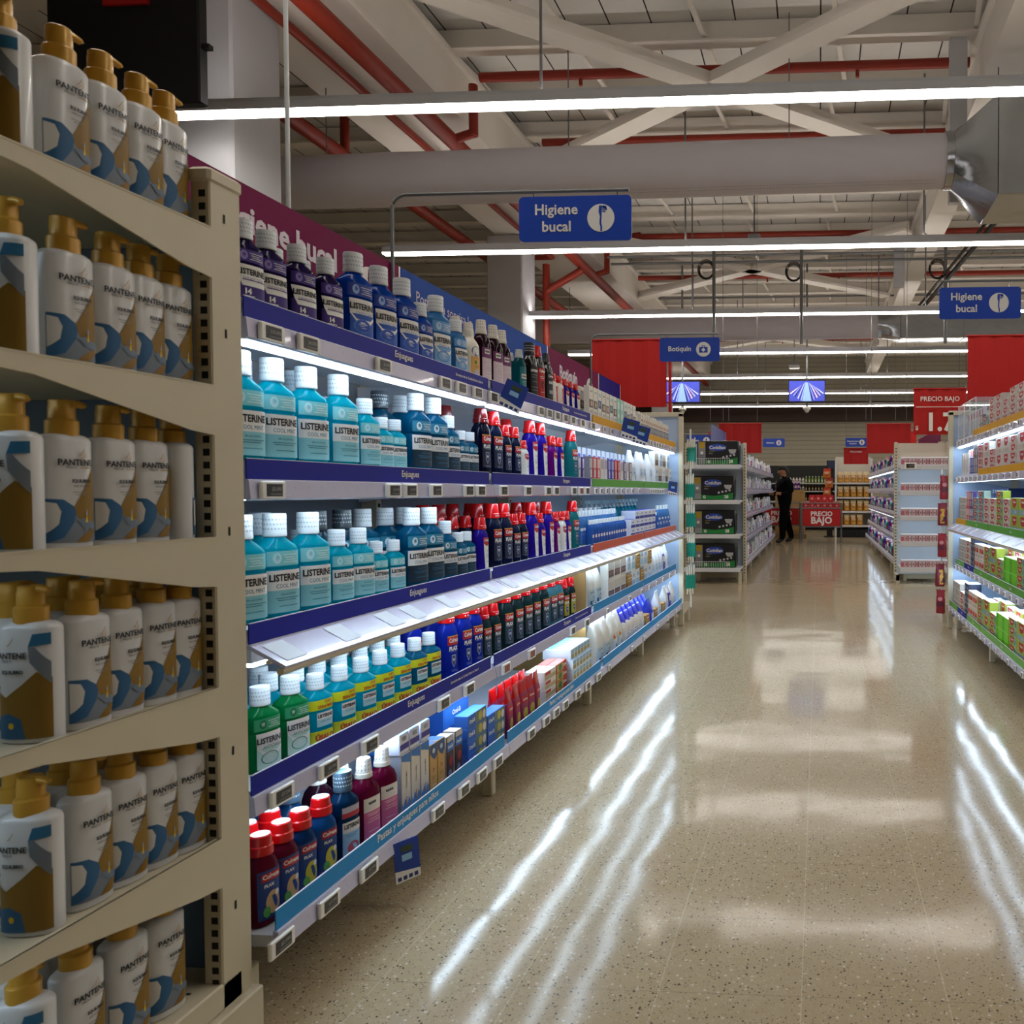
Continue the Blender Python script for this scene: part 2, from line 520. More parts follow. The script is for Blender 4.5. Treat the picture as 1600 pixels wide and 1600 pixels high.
mb = MB(); mb.box(-14, 14, -6, 31, -.1, 0, floor_material()); struct('floor', mb)
mb = MB(); mb.box(-14, 14, -6, 31, 6.15, 6.25, line_material('roof_deck_panels', '#e0ddd7', '#1e1d1c', 0, .45, .016)); struct('ceiling', mb)
M_WALL = line_material('ribbed_wall_cladding', '#a39d8c', '#5d584c', 2, .16, .012)
mb = MB(); mb.box(-14, 14, 30, 30.1, 0, 6.15, M_WALL); struct('wall_back', mb)
mb = MB(); mb.box(-14.1, -14, -6, 31, 0, 6.15, M_WALL); struct('wall_left', mb)
mb = MB(); mb.box(14, 14.1, -6, 31, 0, 6.15, M_WALL); struct('wall_right', mb)
mb = MB(); mb.box(-14, 14, -6.1, -6, 0, 6.15, M_WALL); struct('wall_front', mb)
# dark bulkhead high on the back wall, dark shelf backing low on it
mb = MB(); mb.box(-13.9, 13.9, 29.7, 29.98, 3.75, 4.45, mat('dark_bulkhead', '#3b2a24', .7, var=.2, scale=1)); struct('trim_1', mb)
mb = MB(); mb.box(-4.5, .9, 24.6, 24.75, 0, 1.95, mat('dark_back_boards', '#191a18', .7, var=.2, scale=2)); struct('trim_2', mb)

# roof purlins across the hall
for k in range(20):
    y = 7.55 + 1.085 * k
    mb = MB()
    mb.box(-13.9, 13.9, y - .035, y + .035, 5.93, 6.13, M_BEAM)
    mb.box(-13.9, 13.9, y - .09, y + .09, 5.91, 5.93, M_BEAM)
    struct('beam_purlin', mb)
# longitudinal girders on the columns
def girder(x0, x1, z0, z1):
    mb = MB()
    mb.box(x0, x1, -5.9, 29.6, z0, z0 + .05, M_BEAM); mb.box(x0, x1, -5.9, 29.6, z1 - .05, z1, M_BEAM)
    mb.box(x0 + .06, x0 + .14, -5.9, 29.6, z0 + .05, z1 - .05, M_BEAM); mb.box(x1 - .14, x1 - .06, -5.9, 29.6, z0 + .05, z1 - .05, M_BEAM)
    struct('beam_girder', mb)
girder(-5.15, -3.93, 5.25, 5.9)
girder(1.62, 1.98, 5.25, 5.9)
girder(8.3, 9.3, 5.25, 5.9)
for y in (.3, 6.6, 12.95, 19.3, 25.6):
    for x0, x1 in ((-5.3, -4.72), (8.5, 9.1)):
        mb = MB(); mb.box(x0, x1, y - .3, y + .3, 0, 5.25, M_COLM, .02); struct('column', mb)
# diagonal wind bracing under the roof: crosses in plan
for (cx, cy) in ((-1.15, 8.57), (-1.3, 15.6), (-1.3, 22.6)):
    for s in (-1, 1):
        p = Vector((cx - 2.75, cy - s * 2.2, 5.42)); q = Vector((cx + 2.75, cy + s * 2.2, 5.42))
        mb = MB(); mb.beam(p, q, .26, .05, M_BEAM); mb.beam(p + Vector((0, 0, .09)), q + Vector((0, 0, .09)), .05, .14, M_BEAM)
        struct('beam_brace', mb)
# sag bars between purlins
for k in range(9):
    x = -5.6 + k * 1.42
    mb = MB()
    for j in range(12):
        y = 7.6 + j * 1.085
        mb.beam((x + (j % 2) * .1, y, 6.02), (x + .12 + (j % 2) * .1, y + 1.0, 5.97), .05, .03, M_BEAM)
    struct('beam_sag_bars', mb)
# hanging vertical post at the right girder
for y in (8.7, 15.0):
    mb = MB(); mb.box(1.36, 1.54, y - .05, y + .05, 4.2 if y < 9 else 4.9, 5.92, M_COLM); struct('beam_hanger_post', mb)

def pipe(label, pts, r, branch=(), cat='pipe', m=M_PIPE, name='sprinkler_pipe', grp='red sprinkler pipes under the roof'):
    t = thing(name, label, cat, pts[0], 0, grp)
    o = Vector(pts[0])
    mb = MB(); mb.tube([Vector(p) - o for p in pts], r, m, 12); link('run', mb.mesh('run', 40), t)
    for (p, q, rr) in branch:
        b = MB(); b.tube([Vector(p) - o, Vector(q) - o], rr, m, 10)
        link('branch', b.mesh('branch', 40), t)
    return t
pipe('thick dark red main pipe running beneath the big girder', [(-4.05, -3, 5.03), (-4.05, 29, 5.03)], .085, [q for yy in (5.5, 8.76, 14.34) for q in (((-4.05, yy, 5.03), (-3.8, yy, 5.1), .05), ((-3.8, yy, 5.07), (-3.8, yy, 5.62), .05))])
pipe('thin red pipe along the pale underside of the girder', [(-4.55, -3, 5.15), (-4.55, 13.6, 5.15), (-4.85, 13.6, 5.15)], .045)
pipe('red pipe on the far side of the girder, by the column heads', [(-5.41, -3, 4.98), (-5.41, 29, 4.98)], .08, [((-5.41, 9.0, 4.98), (-5.41, 9.0, 5.6), .05)])
for y, x0, x1, nm in ((8.76, -3.72, 1.58, 'first'), (10.43, -3.6, 1.58, 'second'), (14.34, -3.72, 1.58, 'third'), (17.1, -3.85, 1.58, 'fourth'), (20.4, -3.85, 1.58, 'fifth'), (24.2, -3.85, 1.58, 'sixth')):
    br = [((x, y, 5.7), (x, y, 5.58), .02) for x in (-2.6, -1.1, .4)] + ([((-3.7, y, 5.7), (-3.3, y + .45, 5.9), .03)] if nm in ('first', 'third') else []) + ([((2.05, y, 5.7), (8.2, y, 5.7), .052)] if y > 12 else [])
    pipe('dark red crosswise sprinkler pipe, %s from the front of the hall' % nm, [(x0, y, 5.7), (x1, y, 5.7)], .052, br)
pipe('red standpipe going down beside the white column behind the header boards', [(-4.62, 13.5, 1.0), (-4.62, 13.5, 5.0)], .06, [((-4.62, 13.5, 4.55), (-4.0, 13.5, 4.9), .06)], grp='red standpipes')
for y, z, nm in ((9.0, 5.6, 'nearest'), (14.0, 5.25, 'middle'), (14.25, 5.2, 'lower of the middle'), (18.5, 5.6, 'farthest')):
    pipe('grey cable conduit crossing under the roof, %s run' % nm, [(-3.7, y, z), (7.5, y, z)], .022, [], 'conduit', M_ROD, 'cable_conduit', 'grey conduits under the roof')
# power poles dropping to the shelving
pipe('slim pale power pole standing up behind the maroon header board', [(-1.86, 2.75, 1.82), (-1.86, 2.75, 5.95)], .0075, [], 'pole', mat('pale_pole', '#c9cccc', .4, var=.05), 'power_pole', 'power poles')

# fabric air ducts with sheet metal ends
def air_duct(y, xe, label, zl, zr, bs=1.0):
    t = thing('air_duct', label, 'duct', (-6.5, y, zl), 0, 'air ducts')
    cloth = mat('duct_fabric', '#cfcad0', .8, var=.03, scale=3)
    L = xe + 6.5; dz = (zr - zl)
    mb = MB(); r = .255
    n = 28; rings = []
    for k in range(15):
        x = L * k / 14
        rr = r * (1 + .012 * math.sin(k * 2.1))
        rings.append([(x, rr * math.cos(2 * PI * i / n), dz * k / 14 + rr * math.sin(2 * PI * i / n)) for i in range(n)])
    mb.loft(rings, cloth)
    dk = ink('#807b80')
    for row in (-.52, -.38):          # air holes in two rows
        for k in range(150):
            x = L - .12 - k * .022
            a = -PI / 2 + row
            p = Vector((x, r * 1.012 * math.cos(a), dz * x / L + r * 1.012 * math.sin(a)))
            u = Vector((.0035, 0, 0)); w = Vector((0, -math.sin(a), math.cos(a))) * .0035
            mb.poly([p - u - w, p + u - w, p + u + w, p - u + w], dk)
    link('fabric_tube', mb.mesh('fabric_tube', 50), t)
    c = MB(); c.tube([(L - .02, 0, dz), (L + .05, 0, dz)], .268, M_GALV, 28); link('collar', c.mesh('collar', 40), t)
    g = MB(); n = 32; rings = []
    for k, f in enumerate((0, .25, .5, .75, 1.0)):
        q = []
        for i in range(n):
            a = 2 * PI * i / n
            cy, cz = .262 * math.cos(a), .262 * math.sin(a)
            m_ = max(abs(math.cos(a)), abs(math.sin(a)))
            by, bz = .42 * bs * math.cos(a) / m_, .46 * bs * math.sin(a) / m_
            q.append((L + .05 + .36 * f, cy + (by - cy) * f, dz + cz + (bz - cz) * f - .02 * f))
        rings.append(q)
    g.loft(rings, M_GALV, caps=False)
    link('transition', g.mesh('transition', 18), t)
    b = MB(); b.box(L + .41, L + 5.0, -.42 * bs, .42 * bs, dz - .02 - .46 * bs, dz - .02 + .46 * bs, M_GALV, .01)
    for x in (1.2, 2.4, 3.6): b.box(L + .41 + x, L + .43 + x, -.44 * bs, .44 * bs, dz - .02 - .48 * bs, dz - .02 + .48 * bs, M_GALV)
    link('sheet_metal_box', b.mesh('sheet_metal_box', 30), t)
    for x in (1.5, 4.0, 6.2, L + .5):
        if x < L + .6:
            h = MB(); h.tube([(x, 0, dz * x / L + .25), (x, 0, 1.55)], .006, M_ROD, 6); link('hanger_wire', h.mesh('hanger_wire'), t)
air_duct(8.0, 1.22, 'white fabric air duct with sheet metal end, nearer one below the roof', 4.29, 4.365)
air_duct(16.0, 1.15, 'white fabric air duct with sheet metal end, farther one below the roof', 4.38, 4.42, .62)
# black cable tray sloping down from the metal duct
mb = MB(); mb.beam((2.35, 8.8, 4.6), (1.75, 14.2, 4.3), .05, .04, M_BLACK); mb.beam((2.27, 8.8, 4.64), (1.68, 14.2, 4.33), .03, .03, M_BLACK)
tag(link('cable_tray', mb.mesh('cable_tray')), 'black cable tray sloping down past the sheet metal duct', 'cable tray')

# rows of linear ceiling lamps
LROWS = [2.33, 5.91, 9.46, 13.01, 16.6, 20.2, 23.5, 27.0]
for i, y in enumerate(LROWS):
    x0 = -5.0 if y < 6 else -5.22
    t = thing('linear_ceiling_lamp', 'long white linear ceiling lamp, %s row from the front' % ordn(i), 'ceiling lamp', (x0, y, 4.0), 0, 'rows of linear ceiling lamps')
    L = 9.3 - x0
    mb = MB(); mb.loft([[(x, -.066, .012), (x, -.045, .085), (x, .045, .085), (x, .066, .012)] for x in (0, L)], M_WHITE); [mb.box(0, L, s * .0445 - .002, s * .0445 + .002, .084, .104, M_WHITE) for s in (-1, 1)]; link('housing', mb.mesh('housing'), t)
    mb = MB(); mb.loft([[(x, -.062, .012), (x, -.045, -.006), (x, .045, -.006), (x, .062, .012)] for x in (.01, L - .01)], M_TUBE); link('diffuser', mb.mesh('diffuser'), t)
    mb = MB(); mb.box(.02, L - .02, -.040, .040, .0852, .087, M_UP); link('added_uplight', mb.mesh('added_uplight'), t)  # glowing strip added on the housing to brighten the roof, unseen from below
    for xx in ((-1.57, 1.2, 4.2) if i % 2 == 0 else (-2.05, 1.68, 4.6)):
        mb = MB(); mb.tube([(xx - x0, .0, .08), (xx - x0, .0, 1.95)], .011, M_ROD, 8); link('suspension_rod', mb.mesh('suspension_rod'), t)

# black hanging board at the upper left, behind the shampoo shelves
t = thing('hanging_board', 'big black board hanging high before the white column', 'board', (-4.75, 5.0, 3.63))
mb = MB(); mb.box(-.2, .82, -.04, .04, 0, 1.5, M_BLACK, .01); mb.box(.2, .5, -.06, -.041, .62, .9, M_RED); link('panel_face', mb.mesh('panel_face'), t)
for z in (.35, 1.05):
    mb = MB(); mb.box(.82, .87, -.02, .02, z, z + .03, M_BLACK); link('bracket', mb.mesh('bracket'), t)
for x in (0, .48):
    mb = MB(); mb.tube([(x, 0, 1.5), (x, 0, 2.5)], .01, M_ROD, 6); link('hanger_wire', mb.mesh('hanger_wire'), t)

# ------------------------------------------------------------------ signs
def rrect(w, h, r, n=6):
    pts = []
    for cx, cz, a0 in ((w / 2 - r, h / 2 - r, 0), (-w / 2 + r, h / 2 - r, PI / 2), (-w / 2 + r, -h / 2 + r, PI), (w / 2 - r, -h / 2 + r, 1.5 * PI)):
        for k in range(n + 1):
            a = a0 + PI / 2 * k / n
            pts.append((cx + r * math.cos(a), cz + r * math.sin(a)))
    return pts

def icon(mb, kind, cx, cz, R_, y, white, blue):
    mb.poly([(cx + R_ * math.cos(2 * PI * k / 36), y, cz + R_ * math.sin(2 * PI * k / 36)) for k in range(36)], white)
    y -= .0006
    if kind == 'toothbrush':
        px = [(-.04, -.95), (.08, -.95), (.10, -.7), (.03, -.35), (.06, .1), (.1, .88), (-.12, .9), (-.16, .45), (-.06, .1), (-.1, -.35), (-.02, -.7)]
        mb.poly([(cx + R_ * p[0], y, cz + R_ * p[1]) for p in px], blue)
        for k in range(4):
            z = .42 + k * .12
            mb.poly([(cx + R_ * (.12), y, cz + R_ * z), (cx + R_ * .34, y, cz + R_ * (z - .02)), (cx + R_ * .34, y, cz + R_ * (z + .05)), (cx + R_ * .12, y, cz + R_ * (z + .07))], blue)
        mb.poly([(cx + R_ * .12, y, cz + R_ * .78), (cx + R_ * .46, y, cz + R_ * .5), (cx + R_ * .42, y, cz + R_ * .84), (cx + R_ * .12, y, cz + R_ * .9)], blue)
    elif kind == 'kit':
        q = lambda a, b: (cx + R_ * a, y, cz + R_ * b)
        mb.poly([q(-.58, -.45), q(.58, -.45), q(.58, .32), q(-.58, .32)], blue)
        mb.poly([q(-.25, .32), q(.25, .32), q(.22, .55), q(-.22, .55)], blue)
        y -= .0005
        q = lambda a, b: (cx + R_ * a, y, cz + R_ * b)
        mb.poly([q(-.3, -.07), q(0, -.37), q(.3, -.07), q(0, .23)], white)
        mb.poly([q(-.14, .34), q(.14, .34), q(.13, .46), q(-.13, .46)], white)
    elif kind == 'can':
        mb.poly([(cx + R_ * a, y, cz + R_ * b) for a, b in ((-.2, -.6), (.2, -.6), (.22, .25), (.1, .6), (-.1, .6), (-.22, .25))], blue)

def arm_sign(label, lines, ic, base, zc, xs, arm_z, fs=.05):
    """blue sign hung from a bent steel arm that rises from the shelving"""
    bx, by, bz = base
    t = thing('hanging_aisle_sign', label, 'sign', base, 0, 'blue hanging aisle signs')
    w, h = .456, .178
    sgn = 1 if xs > bx else -1
    ax = xs - bx; az = arm_z - bz
    mb = MB(); pts = [(0, 0, 0), (0, 0, az - .06)]
    for k in range(1, 7):
        a = PI / 2 * k / 6
        pts.append((sgn * .06 * (1 - math.cos(a)), 0, az - .06 + .06 * math.sin(a)))
    pts.append((ax + sgn * (w / 2 - .01), 0, az)); mb.tube(pts, .0075, M_ROD, 8); link('arm', mb.mesh('arm', 50), t)
    for s in (-1, 1):
        mb = MB(); mb.tube([(ax + s * .17, 0, az - .005), (ax + s * .17, .004, az - .02), (ax + s * .17, 0, zc - bz + h / 2 - .012)], .002, M_ROD, 6); link('hook', mb.mesh('hook'), t)
    mb = MB(); pr = rrect(w, h, .018)
    mb.loft([[(ax + p[0], y, zc - bz + p[1]) for p in pr] for y in (.004, -.004)], M_BLUE)
    n = len(lines)
    for k, s in enumerate(lines):
        z = zc - bz + ((n - 1) / 2 - k) * fs * 1.05
        mb.text(s, fs * .72, lambda x, v, z=z: (ax - .075 + x, -.0055, z + v), M_WH, .022, .23)
    icon(mb, ic, ax + .105, zc - bz, .055, -.0052, M_WH, M_BLUE)
    # the same wording on the far face
    for k, s in enumerate(lines):
        z = zc - bz + ((n - 1) / 2 - k) * fs * 1.05
        mb.text(s, fs * .72, lambda x, v, z=z: (ax + .075 - x, .0055, z + v), M_WH, .022, .23)
    link('sign_plate', mb.mesh('sign_plate', 30), t)

arm_sign('blue Higiene bucal sign hanging over the mouthwash shelves', ['Higiene', 'bucal'], 'toothbrush', (-1.73, 3.2, 1.85), 2.25, -.975, 2.36, .058)
arm_sign('blue Botiquín sign hanging over the far end of the mouthwash shelves', ['Botiquín'], 'kit', (-1.73, 6.05, 1.85), 2.228, -.975, 2.345, .052)
arm_sign('blue Higiene bucal sign hanging over the toothpaste shelves', ['Higiene', 'bucal'], 'toothbrush', (1.66, 4.65, 1.85), 2.225, .905, 2.35, .058)
arm_sign('small distant blue Afeitado sign beyond the diaper display', ['Afeitado'], 'can', (-1.75, 16.9, 1.8), 2.18, -.95, 2.3, .05)
arm_sign('small distant blue Desodorante hombre sign over the far perfume shelves', ['Desodorante', 'hombre'], 'can', (1.75, 16.5, 1.8), 2.16, .76, 2.3, .045)
arm_sign('blue sign half hidden behind the diaper packs', ['Aseo'], 'can', (-2.75, 13.5, 1.7), 2.02, -2.0, 2.13, .05)

def banner(label, x0, x1, y, z0, z1, post, lines=(), price=None, grp='red hanging banners'):
    t = thing('red_banner', label, 'banner', ((x0 + x1) / 2, y, z0), 0, grp)
    w, h = (x1 - x0), z1 - z0
    mb = MB()
    n = 12
    rows = [[(-w / 2 + w * k / n, .006 * math.sin(k * 1.9), z) for k in range(n + 1)] for z in (0, h)]
    back = [[(p[0], p[1] + .006, p[2]) for p in r] for r in rows]
    for A in (rows, back):
        for k in range(n): mb.poly([A[0][k], A[0][k + 1], A[1][k + 1], A[1][k]], M_RED)
    for k, (s, z, fh) in enumerate(lines):
        mb.text(s, fh, lambda x, v, z=z: (x, -.012, z + v), M_WH, .01, w * .92)
    if lines and price: mb.box(-w * .46, w * .46, -.013, -.011, h * .6, h * .6 + .006, M_WH)
    if price:
        for s, x, z, fh, mw in price: mb.text(s, fh, lambda q, v, x=x, z=z: (x + q, -.013, z + v), M_WH, .03, mw)
    link('vinyl_sheet', mb.mesh('vinyl_sheet', 60), t)
    b = MB(); b.tube([(-w / 2 - .01, 0, h + .005), (w / 2 + .01, 0, h + .005)], .009, M_RED, 8); link('top_bar', b.mesh('top_bar'), t)
    if post is not None:
        b = MB(); b.tube([(post, .03, -(z0 - 1.78)), (post, .03, h)], .014, M_RED, 8); link('post', b.mesh('post'), t)
    else:
        for s in (-1, 1):
            b = MB(); b.tube([(s * w * .4, 0, h), (s * w * .4, 0, 5.95 - z0)], .004, M_ROD, 6); link('hanger_wire', b.mesh('hanger_wire'), t)

banner('blank red banner on a red post at the far end of the mouthwash shelves', -2.02, -1.35, 7.1, 1.91, 2.5, .36)
banner('blank red banner above the far end of the toothpaste shelves', 1.29, 1.98, 7.15, 1.95, 2.51, .1)
banner('red PRECIO BAJO banner with a white price, over the white end shelves', 1.16, 1.8, 10.05, 1.86, 2.42, .28, (('PRECIO BAJO', .43, .058),), (('1.79', .10, .155, .22, .5), ('$', -.28, .08, .05, .05)))
banner('dark red banner hanging beyond the diaper display', -1.62, -.93, 13.0, 1.78, 2.25, None)
banner('dark red banner over the far perfume shelves', .77, 1.48, 13.2, 1.78, 2.25, None)
banner('little red banner below the distant Desodorante hombre sign', .5, 1.0, 16.6, 1.72, 2.04, None, (('PRECIO BAJO', .25, .03),))
for xb, yb in ((-2.6, 21.0), (2.2, 21.0)):
    banner('dark red square of cloth far back, %s' % ('beyond the bins' if xb < 0 else 'past the bread rack'), xb - .3, xb + .3, yb, 2.2, 2.7, None)

# television screens showing an aisle
def tv(x, y, z, label):
    t = thing('television', label, 'television', (x, y, z), 0, 'hanging televisions')
    w, h = .74, .42
    mb = MB(); mb.box(-w / 2 - .015, w / 2 + .015, -.03, .03, -h / 2 - .02, h / 2 + .015, M_BLACK, .006); link('bezel', mb.mesh('bezel'), t)
    s = MB(); y0 = -.0315
    E_ = lambda hx, e: mat('screen_' + hx.strip('#'), hx, .3, var=0, emit=e * .7)
    s.poly([(-w / 2, y0, -h / 2), (w / 2, y0, -h / 2), (w / 2, y0, h / 2), (-w / 2, y0, h / 2)], E_('#4a55c8', .8))
    cols = ['#a9c3f2', '#3d3fb0', '#c9d6ff', '#5a5fd6', '#2c2f86', '#8fa4ea', '#4436c0', '#dfe6ff', '#7a3f9a']
    k = 0; y0 -= .0005
    for sd in (-1, 1):
        for j in range(9):
            a0 = .30 + j * .085; a1 = a0 + .06
            bot = (sd * w / 2 * min(1, a0 * 1.0), sd * w / 2 * min(1, a1))
            top = (sd * w * .02 * (1 + j), sd * w * .02 * (1.8 + j))
            zz = h / 2 * (.9 - .05 * j)
            s.poly([(bot[0], y0, -h / 2 + h * .05 * j), (bot[1], y0, -h / 2 + h * .05 * (j + 1)), (top[1], y0, zz), (top[0], y0, zz)], E_(cols[(k + j) % 9], .8))
        k += 4
    s.poly([(-w * .13, y0 - .0004, -h / 2), (w * .13, y0 - .0004, -h / 2), (w * .03, y0 - .0004, h * .42), (-w * .03, y0 - .0004, h * .42)], E_('#9fc4ee', .8))
    for q in range(6): s.poly([(w * (.2 + .03 * (q % 3)), y0 - .0006, -h * .3 + q * .03), (w * (.24 + .03 * (q % 3)), y0 - .0006, -h * .3 + q * .03), (w * (.23 + .03 * (q % 3)), y0 - .0006, -h * .26 + q * .03)], E_('#d0405a', .8))
    link('screen', s.mesh('screen', 0), t)
    p = MB(); p.tube([(0, .045, -.33), (0, .045, 5.9 - z)], .022, M_ROD, 10); link('pole', p.mesh('pole'), t)
    c = MB(); c.lathe([(.02, -.3), (.075, -.33), (.085, -.36), (.07, -.385), (.05, -.39), (.045, -.42), (.02, -.44), (.004, -.445)], plas('#d9d6cc'), cy=.03); link('dome_camera', c.mesh('dome_camera', 40), t)
tv(-2.88, 16.88, 3.25, 'hanging television with a bluish aisle picture, beside the red banner')
tv(-.26, 16.88, 3.25, 'hanging television with a bluish aisle picture, over the middle of the aisle')
# small white boxes and cameras hung from the roof
for x, y, z, l in ((-.98, 12.2, 4.85, 'white box shaped unit hanging between the first ducts and lamps'), (-.62, 20.0, 4.2, 'white box shaped unit far back under the lamps')):
    t = thing('access_point', l, 'wireless unit', (x, y, z))
    mb = MB(); mb.box(-.13, .13, -.13, .13, 0, .07, M_WHITE, .015); mb.box(-.09, .09, -.09, .09, .07, .16, mat('grey_unit', '#8f9398', .5)); link('case', mb.mesh('case'), t)
    mb = MB(); mb.tube([(0, 0, .16), (0, 0, 5.95 - z)], .012, M_ROD, 8); link('rod', mb.mesh('rod'), t)
for x, y, z, l in ((-1.62, 12.4, 4.45, 'roof camera bracket with a coil of cable behind the big blue sign'), (-.28, 12.6, 4.45, 'roof camera bracket with a coil of cable nearer the middle'), (1.9, 12.4, 4.4, 'roof camera bracket with a coil of cable by the girder')):
    t = thing('camera_bracket', l, 'camera bracket', (x, y, z), 0, 'camera brackets under the roof')
    mb = MB(); mb.tube([(0, 0, -1.0), (0, 0, .5)], .025, M_ROD, 8); mb.box(-.1, .3, -.02, .02, .46, .5, M_BLACK); link('post', mb.mesh('post'), t)
    mb = MB()
    for k in range(3):
        mb.tube([(-.12 + .13 * math.cos(q * PI / 8) * (1 - .1 * k), .02 * k, .12 + .15 * math.sin(q * PI / 8) * (1 - .1 * k)) for q in range(17)], .008, M_BLACK, 6)
    link('cable_coil', mb.mesh('cable_coil', 60), t)

# ================================================================== PRODUCTS
CAPW = mat('cap_white_ribbed', '#e6ebee', .4, var=.03, scale=40, transl=.15)
CAPGREY = mat('cap_smoky', '#40474d', .3, var=.05)
CAPR = mat('cap_red', '#c40d12', .25, var=.04, scale=40, coat=.3)
CAPDR = mat('cap_dark_red', '#6e0d10', .25, var=.04, scale=40, coat=.3)
GOLD = mat('cap_gold', '#c4963a', .32, metal=.15, var=.05, scale=40)
W, K = ink('#e9e7e2'), ink('#15151a')

def bars(c, rows, s0=-.5, s1=.6):
    out = []
    for k, z in enumerate(rows):
        out.append(('rect', s0 + .07 * (k % 3), s1 - .1 * ((k * 2) % 3), z, z + .006, c))
    return out

def lst(tint, sub, subc, tint2, ic='#bfe4ea', fourteen=None, shape='box', dark=False):
    T, T2 = ink(tint), ink(tint2)
    p = [('rect', -.84, .86, .5, .64, T), ('ell', -.42, .572, .2, .052, ink(ic)), ('text', 'W', -.42, .572, .045, T2 if not dark else K, .2, .03)]
    p += bars(W, (.60, .575, .553, .53), -.12, .66)
    if shape == 'box':
        p += [('rect', -.88, .88, .265, .455, W), ('rect', -.88, .88, .05, .265, T2)]
    elif shape == 'shield':
        p += [('rect', -.86, .86, .05, .30, T2), ('poly', [(-.86, .465), (-.74, .31), (-.55, .225), (.8, .225), (.8, .465)], W)]
    else:
        p += [('rect', -.78, .8, .05, .30, T2), ('poly', [(-.78, .47), (-.78, .30), (-.4, .20), (.5, .20), (.8, .26), (.8, .47)], W), ('ell', -.05, .17, .55, .075, ink(subc)), ('ell', -.05, .17, .5, .067, T2)]
        p += bars(W, (.185, .165, .145), -.3, .25)
    p += [('text', 'LISTERINE', .0, .385, .066, K, 1.6, .035)]
    if sub: p += [('text', sub, .08, .305, .04, ink(subc), 1.2, .0)]
    if fourteen: p += [('text', '14', -.25, .165, .062, W, .5, .05), ('rect', -.55, .1, .105, .115, W)] + bars(W, (.085, .07), -.6, .5)
    elif shape == 'box': p += [('text', 'SIN ALCOHOL', .1, .225, .018, ink(subc), .8, .01)] + bars(ink(subc), (.185, .165, .11), -.55, .7)
    return p

SIZES = {'L': (.247, .050, .034, .0255, .052), 'M': (.197, .041, .029, .0215, .042), 'S': (.152, .034, .024, .019, .036)}

def mouth(key, liqu, prims, sizes='LMS', capm=None, **kw):
    for s in sizes:
        H, a, b, cr, ch = SIZES[s]
        bottle(key + s, 'mouthwash_bottle', H, a, b, 'mouth', liqu, ('screw', cr, ch, capm or CAPW), prims)

TEAL = liquid('#00c6da', .62, .3)
mouth('teal', TEAL, lst('#7fcdd2', 'COOL MINT', '#2c6f86', '#86c6cb'))
mouth('deep', liquid('#056f9c', .55, .3), lst('#2d7f9c', 'COOL MINT', '#2f6f92', '#0f2c3c', '#cfe0e6', dark=True))
mouth('violet', liquid('#22104f', .35, .15), lst('#3b2180', 'CUIDADO TOTAL', '#4b3a78', '#351a72', '#8f7fc4', fourteen=True, shape='shield'), 'M')
mouth('blue', liquid('#0c4fb4', .5, .25), lst('#22419c', 'CONTROL SARRO', '#5a7fc0', '#2b57b4', '#9db8e8', shape='wave'), 'LM')
mouth('sky', liquid('#4f97cf', .5, .35), lst('#6aa2d6', 'CONTROL SARRO', '#3b62b4', '#7fb0dc', '#bcd6ee', shape='wave'), 'LM')
mouth('green', liquid('#0d9a55', .5, .3), lst('#2f9a6a', 'ANTICARIES', '#25664a', '#bfdccb', '#0c6b40', shape='wave'), 'MS')
mouth('deepdark', liquid('#0a4a66', .45, .2), lst('#2d7f9c', 'COOL MINT', '#2f6f92', '#0f2c3c', '#cfe0e6', dark=True), 'L', CAPGREY)
# promotional pairs with a yellow sleeve
YEL, ORG = ink('#d3d31e'), ink('#b5401a')
def promo(key, liqu):
    H, a, b, cr, ch = SIZES['M']
    p = [('rect', -.98, .98, .50, .64, YEL), ('rect', -.98, .98, .03, .20, YEL), ('rect', -.5, .72, .26, .46, ink('#a9d3d6')), ('rect', -.5, .72, .36, .455, W),
         ('text', 'LISTERINE', .1, .41, .045, K, 1.1, .05), ('text', 'COOL MINT', .12, .33, .026, ink('#2c6f86'), .8, 0),
         ('text', 'LLEVE', .3, .61, .032, ORG, .6, .03), ('text', '250ml MÁS', .1, .55, .04, ORG, 1.3, .05), ('text', 'ÚSALO', .05, .115, .075, ORG, 1.35, .06)]
    bottle(key, 'mouthwash_bottle', .180, a, b, 'mouth', liqu, ('screw', .0205, .04, CAPW), p)
promo('promo', TEAL); promo('promodeep', liquid('#07759b', .5, .3))

# red-capped mouthwash
RO = ink('#b3161a')
def plax(key, body, Hs, ov=W, tall=True, capm=None, word='PLAX', base2=None):
    for s, (H, a, b) in Hs.items():
        p = [('rect', -.6, .75, .10, .60, base2)] if base2 else []
        p += [('rect', -.62, .78, .585, .598, ink('#c9a13a')), ('rect', -.62, .78, .47, .585, RO), ('text', 'Colgate', .1, .527, .062, W, 1.15, .03), ('text', word, .05, .42, .055, ov, 1.05, .05),
              ('poly', [(-.22, .33), (.28, .33), (.28, .22), (.03, .15), (-.22, .22)], ink('#9fb0cc')), ('poly', [(-.17, .318), (.23, .318), (.23, .226), (.03, .168), (-.17, .226)], ink('#31406f')), ('text', '99', .03, .26, .04, W, .3, .03)]
        p += bars(ink('#7d8db0'), (.375, .12, .1), -.4, .5)
        bottle(key + s, 'mouthwash_bottle', H, a, b, 'plax', body, ('red', a * .66, .05, capm or CAPR), p)
PH = {'L': (.25, .040, .030), 'M': (.205, .034, .026)}
plax('navy', liquid('#101a3c', .25, .1), PH, base2=ink('#1c2340'))
plax('navydk', liquid('#0c1028', .2, .1), {'L': PH['L']}, capm=CAPDR, base2=ink('#171a2e'))
plax('ice', liquid('#1c34b8', .4, .2), PH)
plax('aqua', liquid('#2c8f96', .5, .3), {'L': PH['L']})
